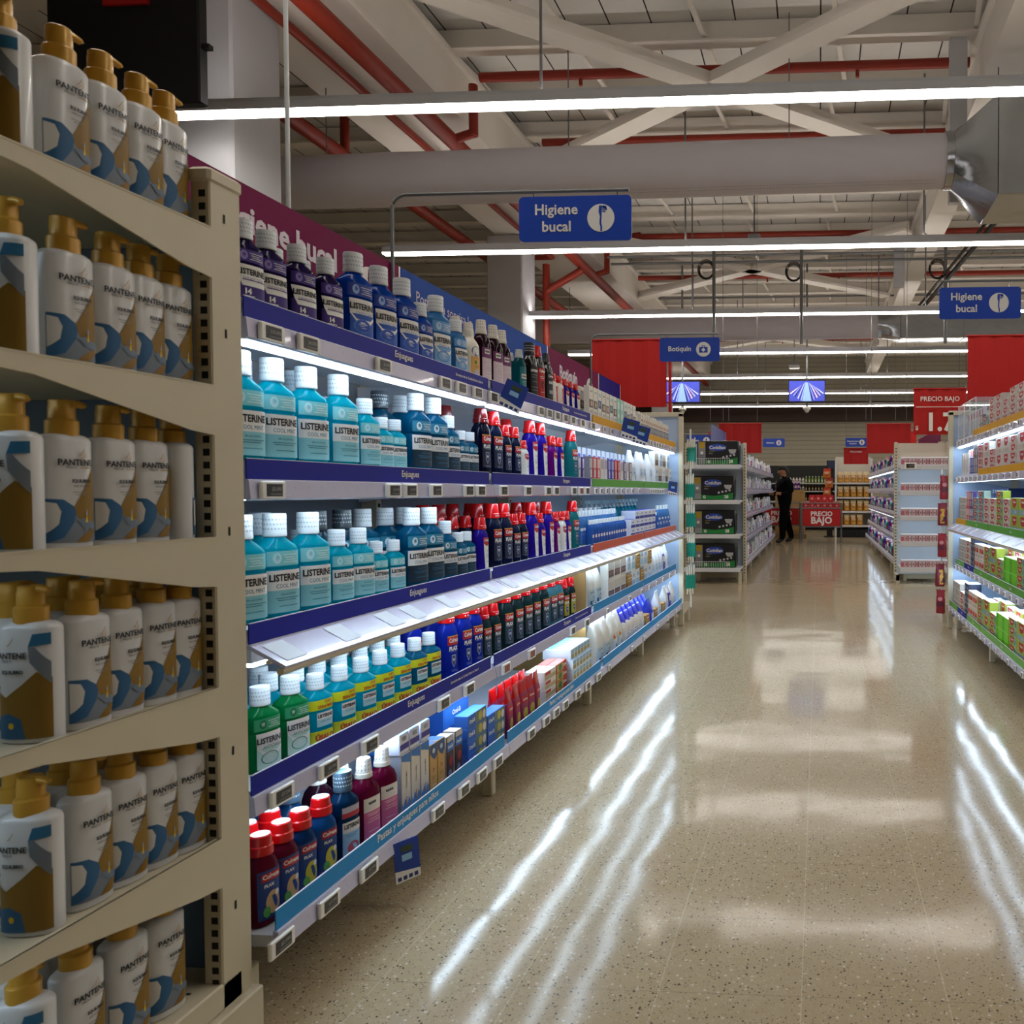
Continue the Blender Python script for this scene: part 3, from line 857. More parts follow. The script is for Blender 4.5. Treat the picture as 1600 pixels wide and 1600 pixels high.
plax('dark', liquid('#183236', .3, .2), PH, base2=ink('#2b3c44'))
plax('clear', liquid('#5f9fae', .5, .35), {'L': PH['L'], 'M': PH['M']}, base2=ink('#203440'))
plax('promo2', liquid('#183236', .3, .2), {'M': PH['M']}, base2=ink('#b7a51d'))

def lumin(key, body, Hs, side):
    for s, (H, a, b) in Hs.items():
        p = [('poly', [(-.35, .62), (-.05, .03), (.85, .03), (.8, .62)], W), ('poly', [(-.38, .62), (-.28, .50), (.3, .445), (.8, .50), (.8, .62)], RO), ('text', 'Colgate', .22, .56, .05, W, .95, .03)]
        p += [('ell', .35, .27, .26, .05, ink('#c6cbd6'))] + bars(ink('#8790a8'), (.37, .35, .16, .14), .1, .7)
        bottle(key + s, 'mouthwash_bottle', H, a, b, 'plax', body, ('red', a * .68, .05, CAPR), p)
LH = {'L': (.25, .038, .029), 'M': (.2, .033, .025), 'S': (.155, .031, .024)}
lumin('violetwhite', liquid('#2e1aa4', .35, .15), LH, 1)
lumin('magentawhite', liquid('#7a1488', .35, .15), LH, 1)
lumin('greywhite', plas('#d8d6d2'), LH, 1)

# own-brand rinses with tall white caps
def equate(key, body, lab1, lab2, H=.245, a=.036, b=.03):
    p = [('rect', -.78, .8, .06, .56, ink(lab1)), ('rect', -.78, .8, .40, .56, ink(lab2)), ('rect', -.5, .3, .46, .535, W), ('text', 'equate', -.1, .497, .042, K, .7, .04)] + bars(W, (.37, .35, .31, .28, .17, .12), -.55, .6)
    bottle(key, 'mouthwash_bottle', H, a, b, 'equate', body, ('tall', .021, .055, mat('cap_cream_tall', '#dedad0', .4, var=.03)), p)
equate('maroon', liquid('#2a0d1e', .25, .1), '#d8c3cc', '#6d2c62')
equate('pink', liquid('#7a0f3c', .4, .2), '#d76a94', '#eae2d8', .235, .037, .031)
bottle('tealtall', 'mouthwash_bottle', .2, .028, .028, 'round', liquid('#0f6b78', .4, .2), ('tall', .017, .045, CAPW), [('rect', -.8, .8, .1, .62, ink('#1d7d86')), ('rect', -.6, .6, .36, .46, W), ('text', 'equate', 0, .41, .04, K, 1.0, .03)] + bars(W, (.3, .27, .22), -.5, .5))
bottle('black', 'mouthwash_bottle', .25, .036, .03, 'plax', mat('bottle_black', '#101012', .2, var=.05, coat=.4), ('screw', .024, .05, mat('cap_black_check', '#1c1c1f', .3, var=.05)), [('rect', -.7, .75, .08, .58, ink('#161618')), ('text', 'LISTERINE', 0, .50, .04, W, 1.3, .04)] + bars(ink('#9a9a9a'), (.42, .38, .3, .2, .15), -.6, .6))
bottle('blackred', 'mouthwash_bottle', .255, .034, .028, 'plax', mat('bottle_black', '#101012', .2), ('red', .018, .05, CAPR), [('rect', -.75, .78, .06, .60, ink('#b3181a')), ('text', 'Colgate', .05, .54, .05, W, 1.2, .04), ('ell', .1, .3, .4, .07, ink('#5a0d10'))] + bars(W, (.44, .41, .16), -.5, .5))
bottle('blackgrey', 'mouthwash_bottle', .24, .033, .028, 'plax', mat('bottle_black', '#101012', .2), ('red', .017, .05, mat('cap_black', '#19191b', .3)), [('rect', -.75, .78, .06, .60, ink('#24282b')), ('text', 'Colgate', .05, .54, .05, W, 1.2, .04), ('text', 'PLAX', 0, .42, .05, W, .9, .04), ('rect', -.4, .45, .2, .27, ink('#9aa0a4'))])
bottle('creamround', 'mouthwash_bottle', .185, .036, .03, 'round', plas('#e4dfcf'), ('screw', .016, .03, plas('#e4dfcf')), [('ell', 0, .56, .62, .1, ink('#3f6fb4')), ('rect', -.68, .75, .06, .46, ink('#dca85a')), ('ell', -.1, .34, .2, .04, ink('#5a8f3a')), ('ell', .1, .14, .4, .055, ink('#a9bcd8'))] + bars(ink('#7a5a2a'), (.42, .26, .24), -.4, .5))
bottle('whitered', 'mouthwash_bottle', .158, .032, .025, 'plax', plas('#e6e2dc'), ('red', .02, .05, CAPR), [('poly', [(.0, .62), (.2, .05), (.85, .05), (.8, .62)], ink('#c8432e')), ('ell', .35, .4, .25, .06, W)] + bars(ink('#7d6a66'), (.22, .2), -.5, -.1))
# children's rinses
def kids(key, body, blob):
    p = [('rect', -.8, .85, .08, .62, ink('#24407c')), ('rect', -.6, .8, .50, .59, RO), ('text', 'Colgate', .05, .545, .05, W, 1.2, .03), ('text', 'PLAX', -.1, .45, .035, W, .8, .04), ('ell', .15, .25, .52, .13, ink(blob)), ('ell', -.3, .16, .25, .06, ink('#5da64a')), ('ell', .45, .34, .15, .035, ink('#e7e2d2'))]
    bottle(key, 'mouthwash_bottle', .2, .034, .029, 'plax', body, ('redtop', .0235, .058, CAPR), p)
kids('kidred', liquid('#6e1530', .35, .15), '#caa36a'); kids('kidblue', liquid('#123c74', .35, .15), '#c3b429'); kids('kidsea', liquid('#1b5fa8', .4, .2), '#d0bf35')
bottle('kidlis', 'mouthwash_bottle', .232, .037, .03, 'mouth', liquid('#0d3f6c', .4, .25), ('screw', .0225, .055, mat('cap_smoke_blue', '#3b5263', .3, var=.06)), [('rect', -.7, .8, .50, .62, ink('#b9b4c4')), ('rect', -.7, .8, .50, .555, ink('#b6323e')), ('rect', -.7, .8, .06, .45, ink('#9cc4d8')), ('rect', -.7, .8, .33, .45, W), ('text', 'LISTERINE', .05, .40, .045, K, 1.3, .05), ('ell', .1, .15, .5, .07, ink('#c9565e'))] + bars(ink('#3f7fb0'), (.3, .28), -.5, .5))

# shampoo pump bottle
BR, BLU, GRY, WHT = ink('#8a6a24'), ink('#2f6390'), ink('#77828f'), ink('#d9d8d4')
PANT = [('poly', [(-.98, .345), (-.6, .335), (-.2, .275), (.4, .20), (.98, .20), (.98, .055), (-.98, .055)], GRY),
        ('poly', [(-.16, .27), (.2, .37), (.98, .60), (.98, .19), (.5, .19), (.12, .21)], BR),
        ('poly', [(-.98, .345), (-.5, .34), (-.12, .295), (-.02, .255), (-.1, .19), (-.5, .09), (-.98, .055)], BLU),
        ('poly', [(-.98, .325), (-.72, .315), (-.58, .26), (-.66, .18), (-.98, .12)], WHT),
        ('poly', [(-.05, .055), (.5, .055), (.85, .12), (.7, .15), (.25, .10)], ink('#8a661e')),
        ('poly', [(-.02, .20), (.3, .215), (.98, .165), (.98, .13), (.3, .15)], ink('#6f7f92')),
        ('poly', [(.34, .185), (.46, .185), (.43, .235), (.40, .235)], ink('#e0c020')), ('poly', [(.37, .235), (.44, .235), (.405, .275)], ink('#9fb7c9')),
        ('text', 'PANTENE', .02, .585, .040, K, 1.4, .03), ('text', 'PRO-V', -.2, .55, .016, ink('#57534d'), .5, .02), ('rect', .15, .6, .546, .553, ink('#b99a6a')),
        ('text', 'EQUILIBRIO', .2, .46, .022, K, .8, .05), ('text', 'RAÍZ & PUNTAS', .2, .43, .014, ink('#55524e'), .7, .01), ('rect', -.2, .4, .385, .39, ink('#8a867e')), ('rect', -.1, .3, .37, .375, ink('#8a867e')),
        ('poly', [(.05, .625), (.15, .64), (.33, .685), (.3, .665), (.16, .628)], ink('#b49a78')), ('poly', [(.09, .61), (.2, .625), (.36, .665), (.33, .645), (.2, .612)], ink('#c9ab86')), ('poly', [(.14, .60), (.24, .61), (.38, .645), (.35, .625), (.24, .602)], ink('#b49a78'))]
bottle('pump', 'shampoo_bottle', .25, .0385, .0265, 'pump', mat('shampoo_white', '#d2d3d3', .28, var=.02, coat=.2), ('pump', .0215, .05, GOLD), PANT)
PANT2 = [('poly', [(-.96, .035), (.96, .035), (.96, .42), (.6, .46), (.1, .38), (-.5, .30), (-.96, .34)], BR),
         ('poly', [(-.96, .035), (.2, .035), (.05, .16), (-.4, .2), (-.96, .17)], BLU), ('poly', [(.35, .62), (.5, .70), (.96, .705), (.96, .63), (.6, .625)], ink('#2d6f9a')),
         ('poly', [(.35, .62), (.55, .62), (.96, .52), (.96, .38), (.7, .45), (.4, .52)], GRY), ('ell', -.3, .12, .1, .02, ink('#e0c020')),
         ('text', 'PANTENE', -.3, .565, .038, K, 1.2, .03), ('text', 'PRO-V', -.4, .53, .016, ink('#57534d'), .5, .02), ('text', 'EQUILIBRIO', -.2, .46, .022, K, .8, .05), ('poly', [(-.4, .625), (-.3, .64), (-.12, .685), (-.15, .665), (-.29, .628)], ink('#b49a78'))]
bottle('pumpwide', 'shampoo_bottle', .25, .041, .0265, 'pump', MATS['shampoo_white'], ('pump', .0215, .05, GOLD), PANT2)

# toiletries farther along
bottle('alcohol', 'lotion_bottle', .19, .026, .026, 'round', liquid('#5f9fdc', .5, .35), ('screw', .013, .026, plas('#dfe8ee')), [('rect', -.85, .85, .1, .5, ink('#3f6fc0')), ('rect', -.85, .85, .42, .5, W)] + bars(W, (.33, .3, .2), -.6, .6))
bottle('alcohols', 'lotion_bottle', .14, .022, .022, 'round', liquid('#4a86d6', .5, .35), ('screw', .011, .022, plas('#e6eef2')), [('rect', -.85, .85, .12, .5, ink('#2d57b8')), ('rect', -.7, .7, .3, .42, W)])
bottle('aquaspray', 'lotion_bottle', .24, .033, .033, 'spray', liquid('#3fb9cf', .5, .35), ('sprayhead', .011, .05, plas('#cfeaf0')), [('rect', -.8, .8, .08, .42, ink('#8fd6e0'))] + bars(W, (.34, .3, .22, .16), -.6, .6))
bottle('whitetub', 'lotion_bottle', .2, .03, .03, 'round', plas('#e8ecf0'), ('screw', .02, .04, plas('#cfd6dc')), [('rect', -.85, .85, .12, .5, ink('#3b46a8')), ('rect', -.7, .7, .3, .4, W)])

NB, SKY, CARD, KRAFT = ink('#2534a0'), ink('#58a3d8'), ink('#dedbd3'), mat('brown_cardboard', '#a5824e', .8, var=.08, scale=12)
carton('wbluebox', 'product_carton', .13, .1, .055, ink('#dfe5f2'), [('rect', -.98, .98, .02, .35, NB), ('text', 'equate', 0, .65, .22, NB, 1.0, .03)] , ink('#2a35a8'))
carton('navybox', 'product_carton', .075, .05, .2, ink('#e4e8f4'), [('rect', -.95, .95, .02, .55, ink('#2c3fb0')), ('ell', 0, .4, .6, .12, ink('#5f86d8')), ('rect', -.7, .7, .66, .8, ink('#3b49b8'))], ink('#e4e8f4'))
carton('greywhite_pack', 'floss_pack', .075, .03, .165, ink('#e2ded4'), [('rect', -.9, .9, .28, .55, ink('#54483c')), ('ell', .15, .42, .5, .1, ink('#c9a88a')), ('text', 'equate', 0, .82, .08, ink('#7a7468'), 1.2, .02), ('rect', -.6, .6, .1, .2, ink('#b9b2a4'))])
carton('bluepack', 'floss_pack', .07, .03, .165, ink('#e2e2de'), [('rect', -.9, .9, .35, .62, ink('#3a4a66')), ('ell', 0, .5, .45, .09, ink('#7fa3b8')), ('rect', -.7, .7, .75, .86, ink('#a9c9c9')), ('rect', -.6, .6, .1, .2, ink('#c9c2b4'))])
carton('mintpack', 'floss_pack', .07, .03, .165, ink('#9fd0c2'), [('rect', -.8, .8, .6, .85, ink('#cfe6dc')), ('ell', 0, .35, .5, .1, ink('#e6efe8'))])
carton('hookpack', 'blister_card', .062, .02, .13, ink('#ddd8cd'), [('rect', -.9, .9, .05, .5, ink('#3c3f58')), ('ell', 0, .3, .55, .16, ink('#a7abb4')), ('rect', -.7, .7, .6, .75, ink('#c08a72')), ('ell', 0, .9, .12, .035, ink('#8d877c'))])
carton('whitebrush', 'blister_card', .05, .02, .17, ink('#e4e0d6'), [('rect', -.5, .5, .1, .7, ink('#bcb8ae')), ('rect', -.15, .15, .12, .8, ink('#f2efe8')), ('ell', 0, .92, .15, .035, ink('#8d877c'))])
carton('bluedisp', 'display_carton', .2, .16, .1, ink('#2b63b8'), [('rect', -.85, .85, .1, .9, ink('#2d70c4')), ('text', 'Oral-B', 0, .68, .17, W, 1.2, .04), ('rect', -.85, .85, .1, .22, ink('#1c4390'))], ink('#2f7ad0'), ink('#2454a0'))
carton('blueart', 'toothpaste_carton', .16, .05, .045, ink('#2f66c0'), [('rect', -.2, .95, .05, .95, ink('#6d7f6a')), ('ell', .3, .5, .2, .38, ink('#c5b85a')), ('ell', .7, .45, .16, .35, ink('#e2dccf')), ('text', 'Oral-B', -.6, .5, .3, W, .6, .04)], ink('#3f86dc'), ink('#2454a0'))
carton('tallwhite', 'toothpaste_carton', .052, .045, .19, ink('#dcd4c4'), [('poly', [(-.98, .02), (.98, .02), (.98, .2), (.55, .3), (.2, .2), (-.3, .3), (-.7, .18), (-.98, .26)], ink('#4f88c8')), ('poly', [(-.98, .9), (.98, .82), (.98, .99), (-.98, .99)], ink('#3f78bc')), ('vtext', 'OdontoMe', .0, .58, .3, ink('#3d5572'), .5), ('rect', -.1, .1, .17, .32, ink('#c8763a')), ('poly', [(-.2, .02), (.35, .02), (.08, .12)], ink('#232a4a'))], ink('#3f86c4'), ink('#c9cfe0'))
carton('smallwhite', 'toothpaste_carton', .055, .05, .06, ink('#e0e2ea'), [('rect', -.98, .98, .2, .5, ink('#4a3f96')), ('text', 'KIDS', 0, .75, .2, ink('#6a7290'), .9, .03)], ink('#62b4e4'), ink('#cdd0e6'))
carton('honey', 'toothpaste_carton', .048, .045, .165, ink('#d0a357'), [('poly', [(-.98, .99), (.98, .99), (.98, .76), (.3, .68), (-.4, .74), (-.98, .84)], ink('#34527c')), ('ell', 0, .86, .35, .05, ink('#c9d2de')), ('text', '2+', .0, .5, .07, ink('#8a5a22'), .6, .04), ('rect', -.5, .4, .36, .37, ink('#8a5a22')), ('rect', -.5, .2, .32, .33, ink('#8a5a22')), ('rect', -.5, .5, .2, .21, W)], ink('#3f6aa0'), ink('#b98c44'))
carton('brownkids', 'toothpaste_carton', .05, .045, .155, ink('#4a2418'), [('rect', -.95, .95, .68, .86, ink('#2f78cc')), ('text', 'Oral-B', 0, .77, .07, W, 1.4, .04), ('rect', -.95, .95, .88, .99, ink('#cfc9c0')), ('ell', .1, .45, .55, .11, ink('#a03a22')), ('ell', -.2, .2, .5, .09, ink('#6f7f9c'))], ink('#bdb6ad'), ink('#cbc6be'))
carton('redkids', 'toothpaste_carton', .15, .045, .04, ink('#c8321f'), [('rect', -.95, .3, .06, .94, ink('#b7a552')), ('ell', -.3, .5, .3, .4, ink('#4c7a3c')), ('text', 'Colgate', .6, .5, .35, W, .7, .04)], ink('#d9857a'), ink('#b42a1c'))
carton('whitekids', 'toothpaste_carton', .15, .045, .04, ink('#e2dcd6'), [('rect', -.95, .95, .06, .5, ink('#b9a77a')), ('rect', -.9, .0, .55, .9, ink('#c23a2c'))], ink('#e6e2e4'), ink('#c9c2bc'))
carton('skykids', 'toothpaste_carton', .05, .14, .05, ink('#dfe9f0'), [('rect', -.8, .8, .1, .5, ink('#b09a5a')), ('rect', -.8, .8, .55, .9, ink('#8fb9d8'))], ink('#8cc6ea'), ink('#cfdde8'))
pouch('redpouch', 'brush_pouch', .07, .03, .19, ink('#9a2c5a'), [('rect', -.9, .9, .5, .66, RO), ('text', 'Colgate', 0, .57, .05, W, 1.2, .03), ('ell', 0, .28, .6, .12, ink('#cdb63a')), ('ell', .3, .15, .3, .06, ink('#3f7a4c'))], CAPR)
pouch('cottonwhite', 'cotton_bag', .12, .09, .27, mat('bag_white', '#dfdcd2', .35, var=.05, scale=14), [('rect', -.95, .95, .05, .38, ink('#bcd0d6')), ('text', 'Dr. Pretty', -.1, .32, .045, ink('#2f5570'), 1.5, .02), ('rect', -.9, .9, .04, .07, ink('#1f2f3c')), ('ell', .25, .18, .28, .06, ink('#1f3c58')), ('ell', .25, .18, .18, .04, ink('#cfdde0')), ('rect', -.7, -.2, .08, .16, ink('#30556e'))])
pouch('cottonorange', 'cotton_bag', .11, .08, .24, MATS['bag_white'], [('rect', -.85, .85, .05, .40, ink('#c9d6d8')), ('ell', .0, .45, .7, .07, ink('#e0a02a')), ('ell', -.35, .42, .3, .04, ink('#c8601e')), ('ell', .3, .2, .2, .05, ink('#2a4a66'))])
pouch('cottonblue', 'cotton_bag', .105, .085, .2, mat('bag_offwhite', '#d8d2c8', .35, var=.05, scale=14), [('rect', -.8, .8, .30, .42, W), ('text', 'Babysec', 0, .36, .05, ink('#5a5f86'), 1.2, .02), ('ell', .1, .16, .5, .06, ink('#c9b2a0'))], mat('bag_blue_top', '#2733b8', .3, var=.1, scale=20))
pouch('bluebag', 'cotton_bag', .10, .08, .19, mat('bag_blue', '#2a3cc0', .3, var=.12, scale=20), [('rect', -.7, .7, .18, .5, ink('#dfe4f2')), ('ell', 0, .65, .5, .08, ink('#8fb0e8'))])
pouch('tissuebag', 'tissue_pack', .1, .07, .21, mat('bag_milk', '#e2e6ea', .3, var=.04, scale=20), [('rect', -.75, .75, .2, .45, ink('#bcd2e6')), ('ell', .1, .32, .35, .07, ink('#7f9cc0'))])
pouch('violetbag', 'tissue_pack', .09, .06, .2, mat('bag_violet', '#4a3a9c', .3, var=.1), [('rect', -.8, .8, .4, .62, W)], plas('#e8e8ec'))
pouch('refill', 'refill_pouch', .07, .03, .12, ink('#b9bcc4'), [('rect', -.8, .8, .1, .5, ink('#3f4a66')), ('ell', 0, .6, .4, .08, ink('#dfd9cf'))])
for kx, c1, c2 in (('pinkset', '#d0485a', '#e6c9c4'), ('blueset', '#3b3fae', '#a7aede'), ('redset', '#b32330', '#e09a9a'), ('greyset', '#7d7884', '#c9c4c2'), ('whiteset', '#dcd8d2', '#b9aeb8'), ('purpleset', '#54427e', '#cfc9dc')):
    carton(kx, 'brush_blister', .06, .03, .125, ink(c1), [('rect', -.85, .85, .5, .92, ink(c2)), ('ell', 0, .3, .5, .16, ink('#dedad6')), ('rect', -.5, .5, .1, .16, W)])
carton('toothbrush_pack', 'toothbrush_pack', .05, .025, .2, ink('#d9dde6'), [('rect', -.8, .8, .7, .94, ink('#c22f34')), ('rect', -.12, .12, .08, .66, ink('#4a8fb8')), ('rect', .3, .5, .08, .66, ink('#c9b23a')), ('rect', -.8, .8, .02, .07, ink('#8a98a8'))])
carton('facebox', 'sheet_mask_carton', .14, .05, .12, ink('#ddd9d0'), [('rect', -.9, .9, .52, .88, ink('#c9c4ba'))] + [('rect', -.82 + .42 * q, -.5 + .42 * q, .12, .46, ink('#3c2430')) for q in range(4)] + [('ell', -.66 + .42 * q, .31, .08, .09, ink('#c9908a')) for q in range(4)])
carton('paperpack', 'tissue_pack', .11, .06, .12, ink('#e3e7ea'), [('rect', -.8, .8, .1, .45, ink('#9fc6e0')), ('ell', .1, .7, .4, .12, ink('#7fb0d8'))])
carton('kraftbox', 'product_carton', .12, .07, .1, KRAFT, [('rect', -.8, .8, .2, .3, ink('#c9a23a')), ('rect', -.8, .8, .55, .62, ink('#c9a23a')), ('rect', -.8, .8, .75, .8, ink('#e0d6c2'))])
# right side: toothpaste cartons
def paste(key, base, art, art2, w=.195, h=.05, d=.05):
    carton(key, 'toothpaste_carton', w, d, h, ink(base), [('poly', [(-.75, .94), (.35, .94), (.3, .5), (0, .26), (-.4, .2), (-.68, .46)], RO), ('text', 'Colgate', -.2, .62, .26, W, .8, .04), ('rect', .42, .92, .1, .9, ink(art)), ('ell', .66, .5, .16, .3, ink(art2)), ('rect', -.9, .3, .06, .14, ink(art2))], ink('#e8e4e2'), ink(base))
paste('pastered', '#d8cfc4', '#cbb9a8', '#b9a99c'); paste('pastegreen', '#a8b83a', '#8fb0c0', '#3f8f5a'); paste('pasteteal', '#9fb7a8', '#7f9fb8', '#3f7fa0'); paste('pastepink', '#d8c8c4', '#b86a5c', '#c9a79a')
carton('pasteorange', 'toothpaste_carton', .17, .06, .1, ink('#d5c8bc'), [('rect', -.9, .9, .4, .7, ink('#cf4a22')), ('poly', [(-.9, .4), (.9, .4), (.9, .62)], ink('#b8231a')), ('rect', -.7, .7, .1, .25, ink('#b9aea2')), ('text', '3', 0, .55, .2, W, .5, .05)], ink('#e8e4e2'))
carton('greycarton', 'toothpaste_carton', .15, .1, .05, ink('#c4beb4'), [('rect', -.9, .9, .2, .28, ink('#8f8a86')), ('rect', -.6, .7, .55, .7, ink('#a7a19a')), ('rect', -.9, -.7, .1, .9, ink('#9a9590'))], ink('#eef0f4'))
carton('navycarton', 'toothpaste_carton', .07, .1, .08, ink('#2b3148'), [('ell', 0, .6, .4, .22, ink('#a5adc4')), ('rect', -.8, .8, .1, .3, ink('#8b96a8'))], ink('#eef0f4'))
carton('bluerow', 'toothpaste_carton', .07, .12, .09, ink('#23366e'), [('rect', -.8, .8, .6, .9, ink('#8fa0c4')), ('rect', -.6, .6, .2, .35, ink('#56699c'))], ink('#2a3e80'))
def twin(key, base, art):
    carton(key, 'toothpaste_carton', .2, .06, .105, ink(base), [('poly', [(-.5, .95), (.5, .95), (.48, .6), (.1, .42), (-.3, .46), (-.48, .64)], RO), ('text', 'Colgate', 0, .75, .13, W, .85, .04), ('rect', -.9, .9, .06, .34, ink(art)), ('ell', .3, .2, .25, .1, ink('#b9aea4'))], ink('#ece8e6'), ink(base))
twin('twinred', '#d5ccc2', '#c9bdb0'); twin('twingreen', '#a3b440', '#7fa8b4')
carton('limebox', 'toothpaste_carton', .16, .13, .09, mat('lime_card', '#6fd21c', .4, var=.05), [('rect', -.95, -.3, .05, .95, ink('#58b814'))], ink('#f2d0c8'), ink('#58b814'))
carton('cyanpack', 'toothbrush_pack', .06, .03, .16, ink('#dfe6ec'), [('poly', [(-.9, .1), (-.2, .1), (.7, .95), (-.1, .95)], ink('#30b4b8')), ('poly', [(-.1, .1), (.5, .1), (.9, .6), (.9, .9)], ink('#c22f40'))])

# ================================================================== SHELVING
NAVY = mat('band_navy', '#1e2494', .55, var=.02, spec=.25); SKYB = mat('band_sky', '#2b8ccc', .55, var=.02, spec=.25); YELB = mat('band_yellow', '#dba21c', .55, var=.02, spec=.25)
GRNB = mat('band_green', '#55a82e', .35, var=.02); ORGB = mat('band_orange', '#d2512a', .35, var=.02)
M_EDGE = ink('#dfe3f2'); M_SLOT = mat('slot_dark', '#1a1916', .8, var=0)
M_PAPER = mat('paper_tag', '#d3dbe6', .4, var=.03)

def slots(mb, x0, x1, y, z0, z1, pitch=.0255, face='y'):
    z = z0
    while z < z1:
        mb.poly([(x0, y, z), (x1, y, z), (x1, y, z + .014), (x0, y, z + .014)], M_SLOT); z += pitch

def bay(name, label, loc, rz, L, shelves, H=1.82, depth=.56, post_start=True, post_end=False, led=M_LED, feet=True, cat='shelving unit', grp=None, backm=None):
    """one gondola bay. Local x runs along the aisle, local -y faces the aisle; y = 0 is the lip of the bottom shelf."""
    t = thing(name, label, cat, loc, rz, grp)
    mb = MB(); mb.box(0, L, depth, depth + .02, .12, H, backm or M_BACK); link('back_panel', mb.mesh('back_panel'), t)
    for f, x in ((post_start, 0), (post_end, L)):
        if not f: continue
        mb = MB(); px = .019 if x == 0 else x - .019
        mb.box(px - .018, px + .018, depth - .06, depth + .018, 0, H, M_CREAM, .003)
        slots(mb, px - .008, px + .008, depth - .0606, .2, H - .04, .05); link('upright', mb.mesh('upright'), t)
        if feet:
            mb = MB(); mb.box(px - .018, px + .018, .1005, depth - .062, .03, .12, M_CREAM, .004); mb.box(px - .018, px + .018, .06, .1, 0, .12, M_CREAM, .004); link('foot', mb.mesh('foot'), t)
    for i, s in enumerate(shelves):
        bt, sb, bands = s['top'], s.get('set', .05), s['bands']
        z = bt - s.get('drop', .03)
        mb = MB(); mb.box(.004, L - .004, sb + .005, depth - .062, z - .026, z, M_WHITE)
        for x in (.03, L - .03):
            mb.add([(x - .002, sb + .06, z - .026), (x - .002, depth - .01, z - .026), (x - .002, depth - .01, z - .11), (x - .002, sb + .06, z - .035),
                    (x + .002, sb + .06, z - .026), (x + .002, depth - .01, z - .026), (x + .002, depth - .01, z - .11), (x + .002, sb + .06, z - .035)],
                   [(0, 1, 2, 3), (7, 6, 5, 4), (0, 4, 5, 1), (1, 5, 6, 2), (2, 6, 7, 3), (3, 7, 4, 0)], M_WHITE)
        if s.get('led', True): mb.box(.02, L - .02, sb + .006, sb + .04, bt - .09, z - .026, M_WHITE)
        sh = link('shelf', mb.mesh('shelf'), t)
        mb = MB()
        if s.get('tilt'):
            y1, z1 = sb - .085, bt - .09
            mb.loft([[(x, sb, bt - .045), (x, y1, z1), (x, y1 + .004, z1 - .006), (x, sb + .004, bt - .053)] for x in (.002, L - .002)], M_RAIL)
            mb.tube([(.0, y1 + .012, z1 - .012), (L, y1 + .012, z1 - .012)], .008, M_CREAM, 10)
            mb.tube([(.0, sb - .045, bt - .082), (L, sb - .045, bt - .082)], .005, M_CREAM, 8)
            for x in s.get('papers', ()):
                q = lambda f, dx: (x + dx, sb + (y1 - sb) * f, bt - .045 + (z1 - bt + .045) * f + .0015)
                mb.poly([q(.15, -.035), q(.15, .035), q(.85, .035), q(.85, -.035)], M_PAPER)
        else:
            mb.loft([[(x, sb, bt - .045), (x, sb - .008, bt - .048), (x, sb - .012, bt - .088), (x, sb - .004, bt - .092), (x, sb + .004, bt - .088), (x, sb + .004, bt - .045)] for x in (.002, L - .002)], M_RAIL)
            x = .1
            while x < L:        # scale marks moulded in the rail
                mb.poly([(x, sb - .0118, bt - .066), (x + .0015, sb - .0118, bt - .066), (x + .0015, sb - .0112, bt - .06), (x, sb - .0112, bt - .06)], ink('#8f8da8')); x += .05
        link('price_rail', mb.mesh('price_rail'), sh)
        for (x0, x1, bm_, txts) in bands:
            x0, x1 = max(x0, .004), min(x1, L - .004)
            if x1 <= x0: continue
            mb = MB(); mb.box(x0, x1, sb - .002, sb + .001, bt - .045, bt, bm_)
            mb.box(x0, x1, sb - .0022, sb + .0012, bt - .0008, bt + .0006, M_EDGE); mb.box(x0, x1, sb - .006, sb - .002, bt - .0475, bt - .0455, M_EDGE)
            for (tx, xc, hh, mw) in txts:
                if x0 < xc < x1: mb.text(tx, hh, lambda a, b, xc=xc: (xc + a, sb - .0028, bt - .0225 + b), M_WH, .015, mw)
            link('label_strip', mb.mesh('label_strip'), sh)
        if s.get('led', True):
            mb = MB(); mb.box(.03, L - .03, sb + .010, sb + .036, bt - (.1 if i != 1 else .091), bt - .086, led); link('light_tube', mb.mesh('light_tube'), sh)
    return t

YB = [1.66, 2.97, 4.28, 5.59, 6.87]
ENJ = lambda b, y, **k: ('Enjuagues', y - YB[b], .019, .2)
LID = lambda b, y: ('Encuentra más de Cuidado Bucal en lider.cl', y - YB[b], .009, .4)
DROP = [.004, .004, .014, .035, .055]
TOPS = [1.58, 1.232, .874, .543, .249]
FARB = [YELB, GRNB, ORGB, SKYB, SKYB]
for b in range(4):
    L = YB[b + 1] - YB[b]
    sh = []
    for i, bt in enumerate(TOPS):
        if b < 2:
            bm_ = NAVY if i < 4 else SKYB
            tx = []
            if i < 4: tx = [ENJ(b, (2.33, 2.36, 2.40, 2.38)[i] if b == 0 else 3.86)]
            if i in (0, 3): tx.append(LID(b, (2.78 if i == 0 else 2.72) if b == 0 else 4.1))
            if i == 4: tx = [('Pastas y enjuagues para niños', (2.24 if b == 0 else 3.62) - YB[b], .021, .48)]
            bands = [(0, L - (.03 if b == 0 else .0), bm_, tx)]
        else:
            bands = [(.05 if b == 2 else .01, L - .02, FARB[i], [])]
        s = dict(top=bt, set=.05 if i < 4 else .0, bands=bands, led=i < 4, drop=DROP[i])
        if i == 2: s['tilt'] = True; s['papers'] = [.06 + .19 * k + .03 * ((k * 7) % 3) for k in range(7) if .06 + .19 * k < L - .05]
        sh.append(s)
    bay('shelving_bay', 'lit white mouthwash shelving, %s bay from the shampoo end' % ordn(b), (-1.18, YB[b], 0), PI / 2, L, sh, post_end=(b == 3), grp='bays of the lit mouthwash rack', backm=(mat('back_panel_grey', '#78828f', .55, var=.04, scale=6) if b < 2 else M_BACK))

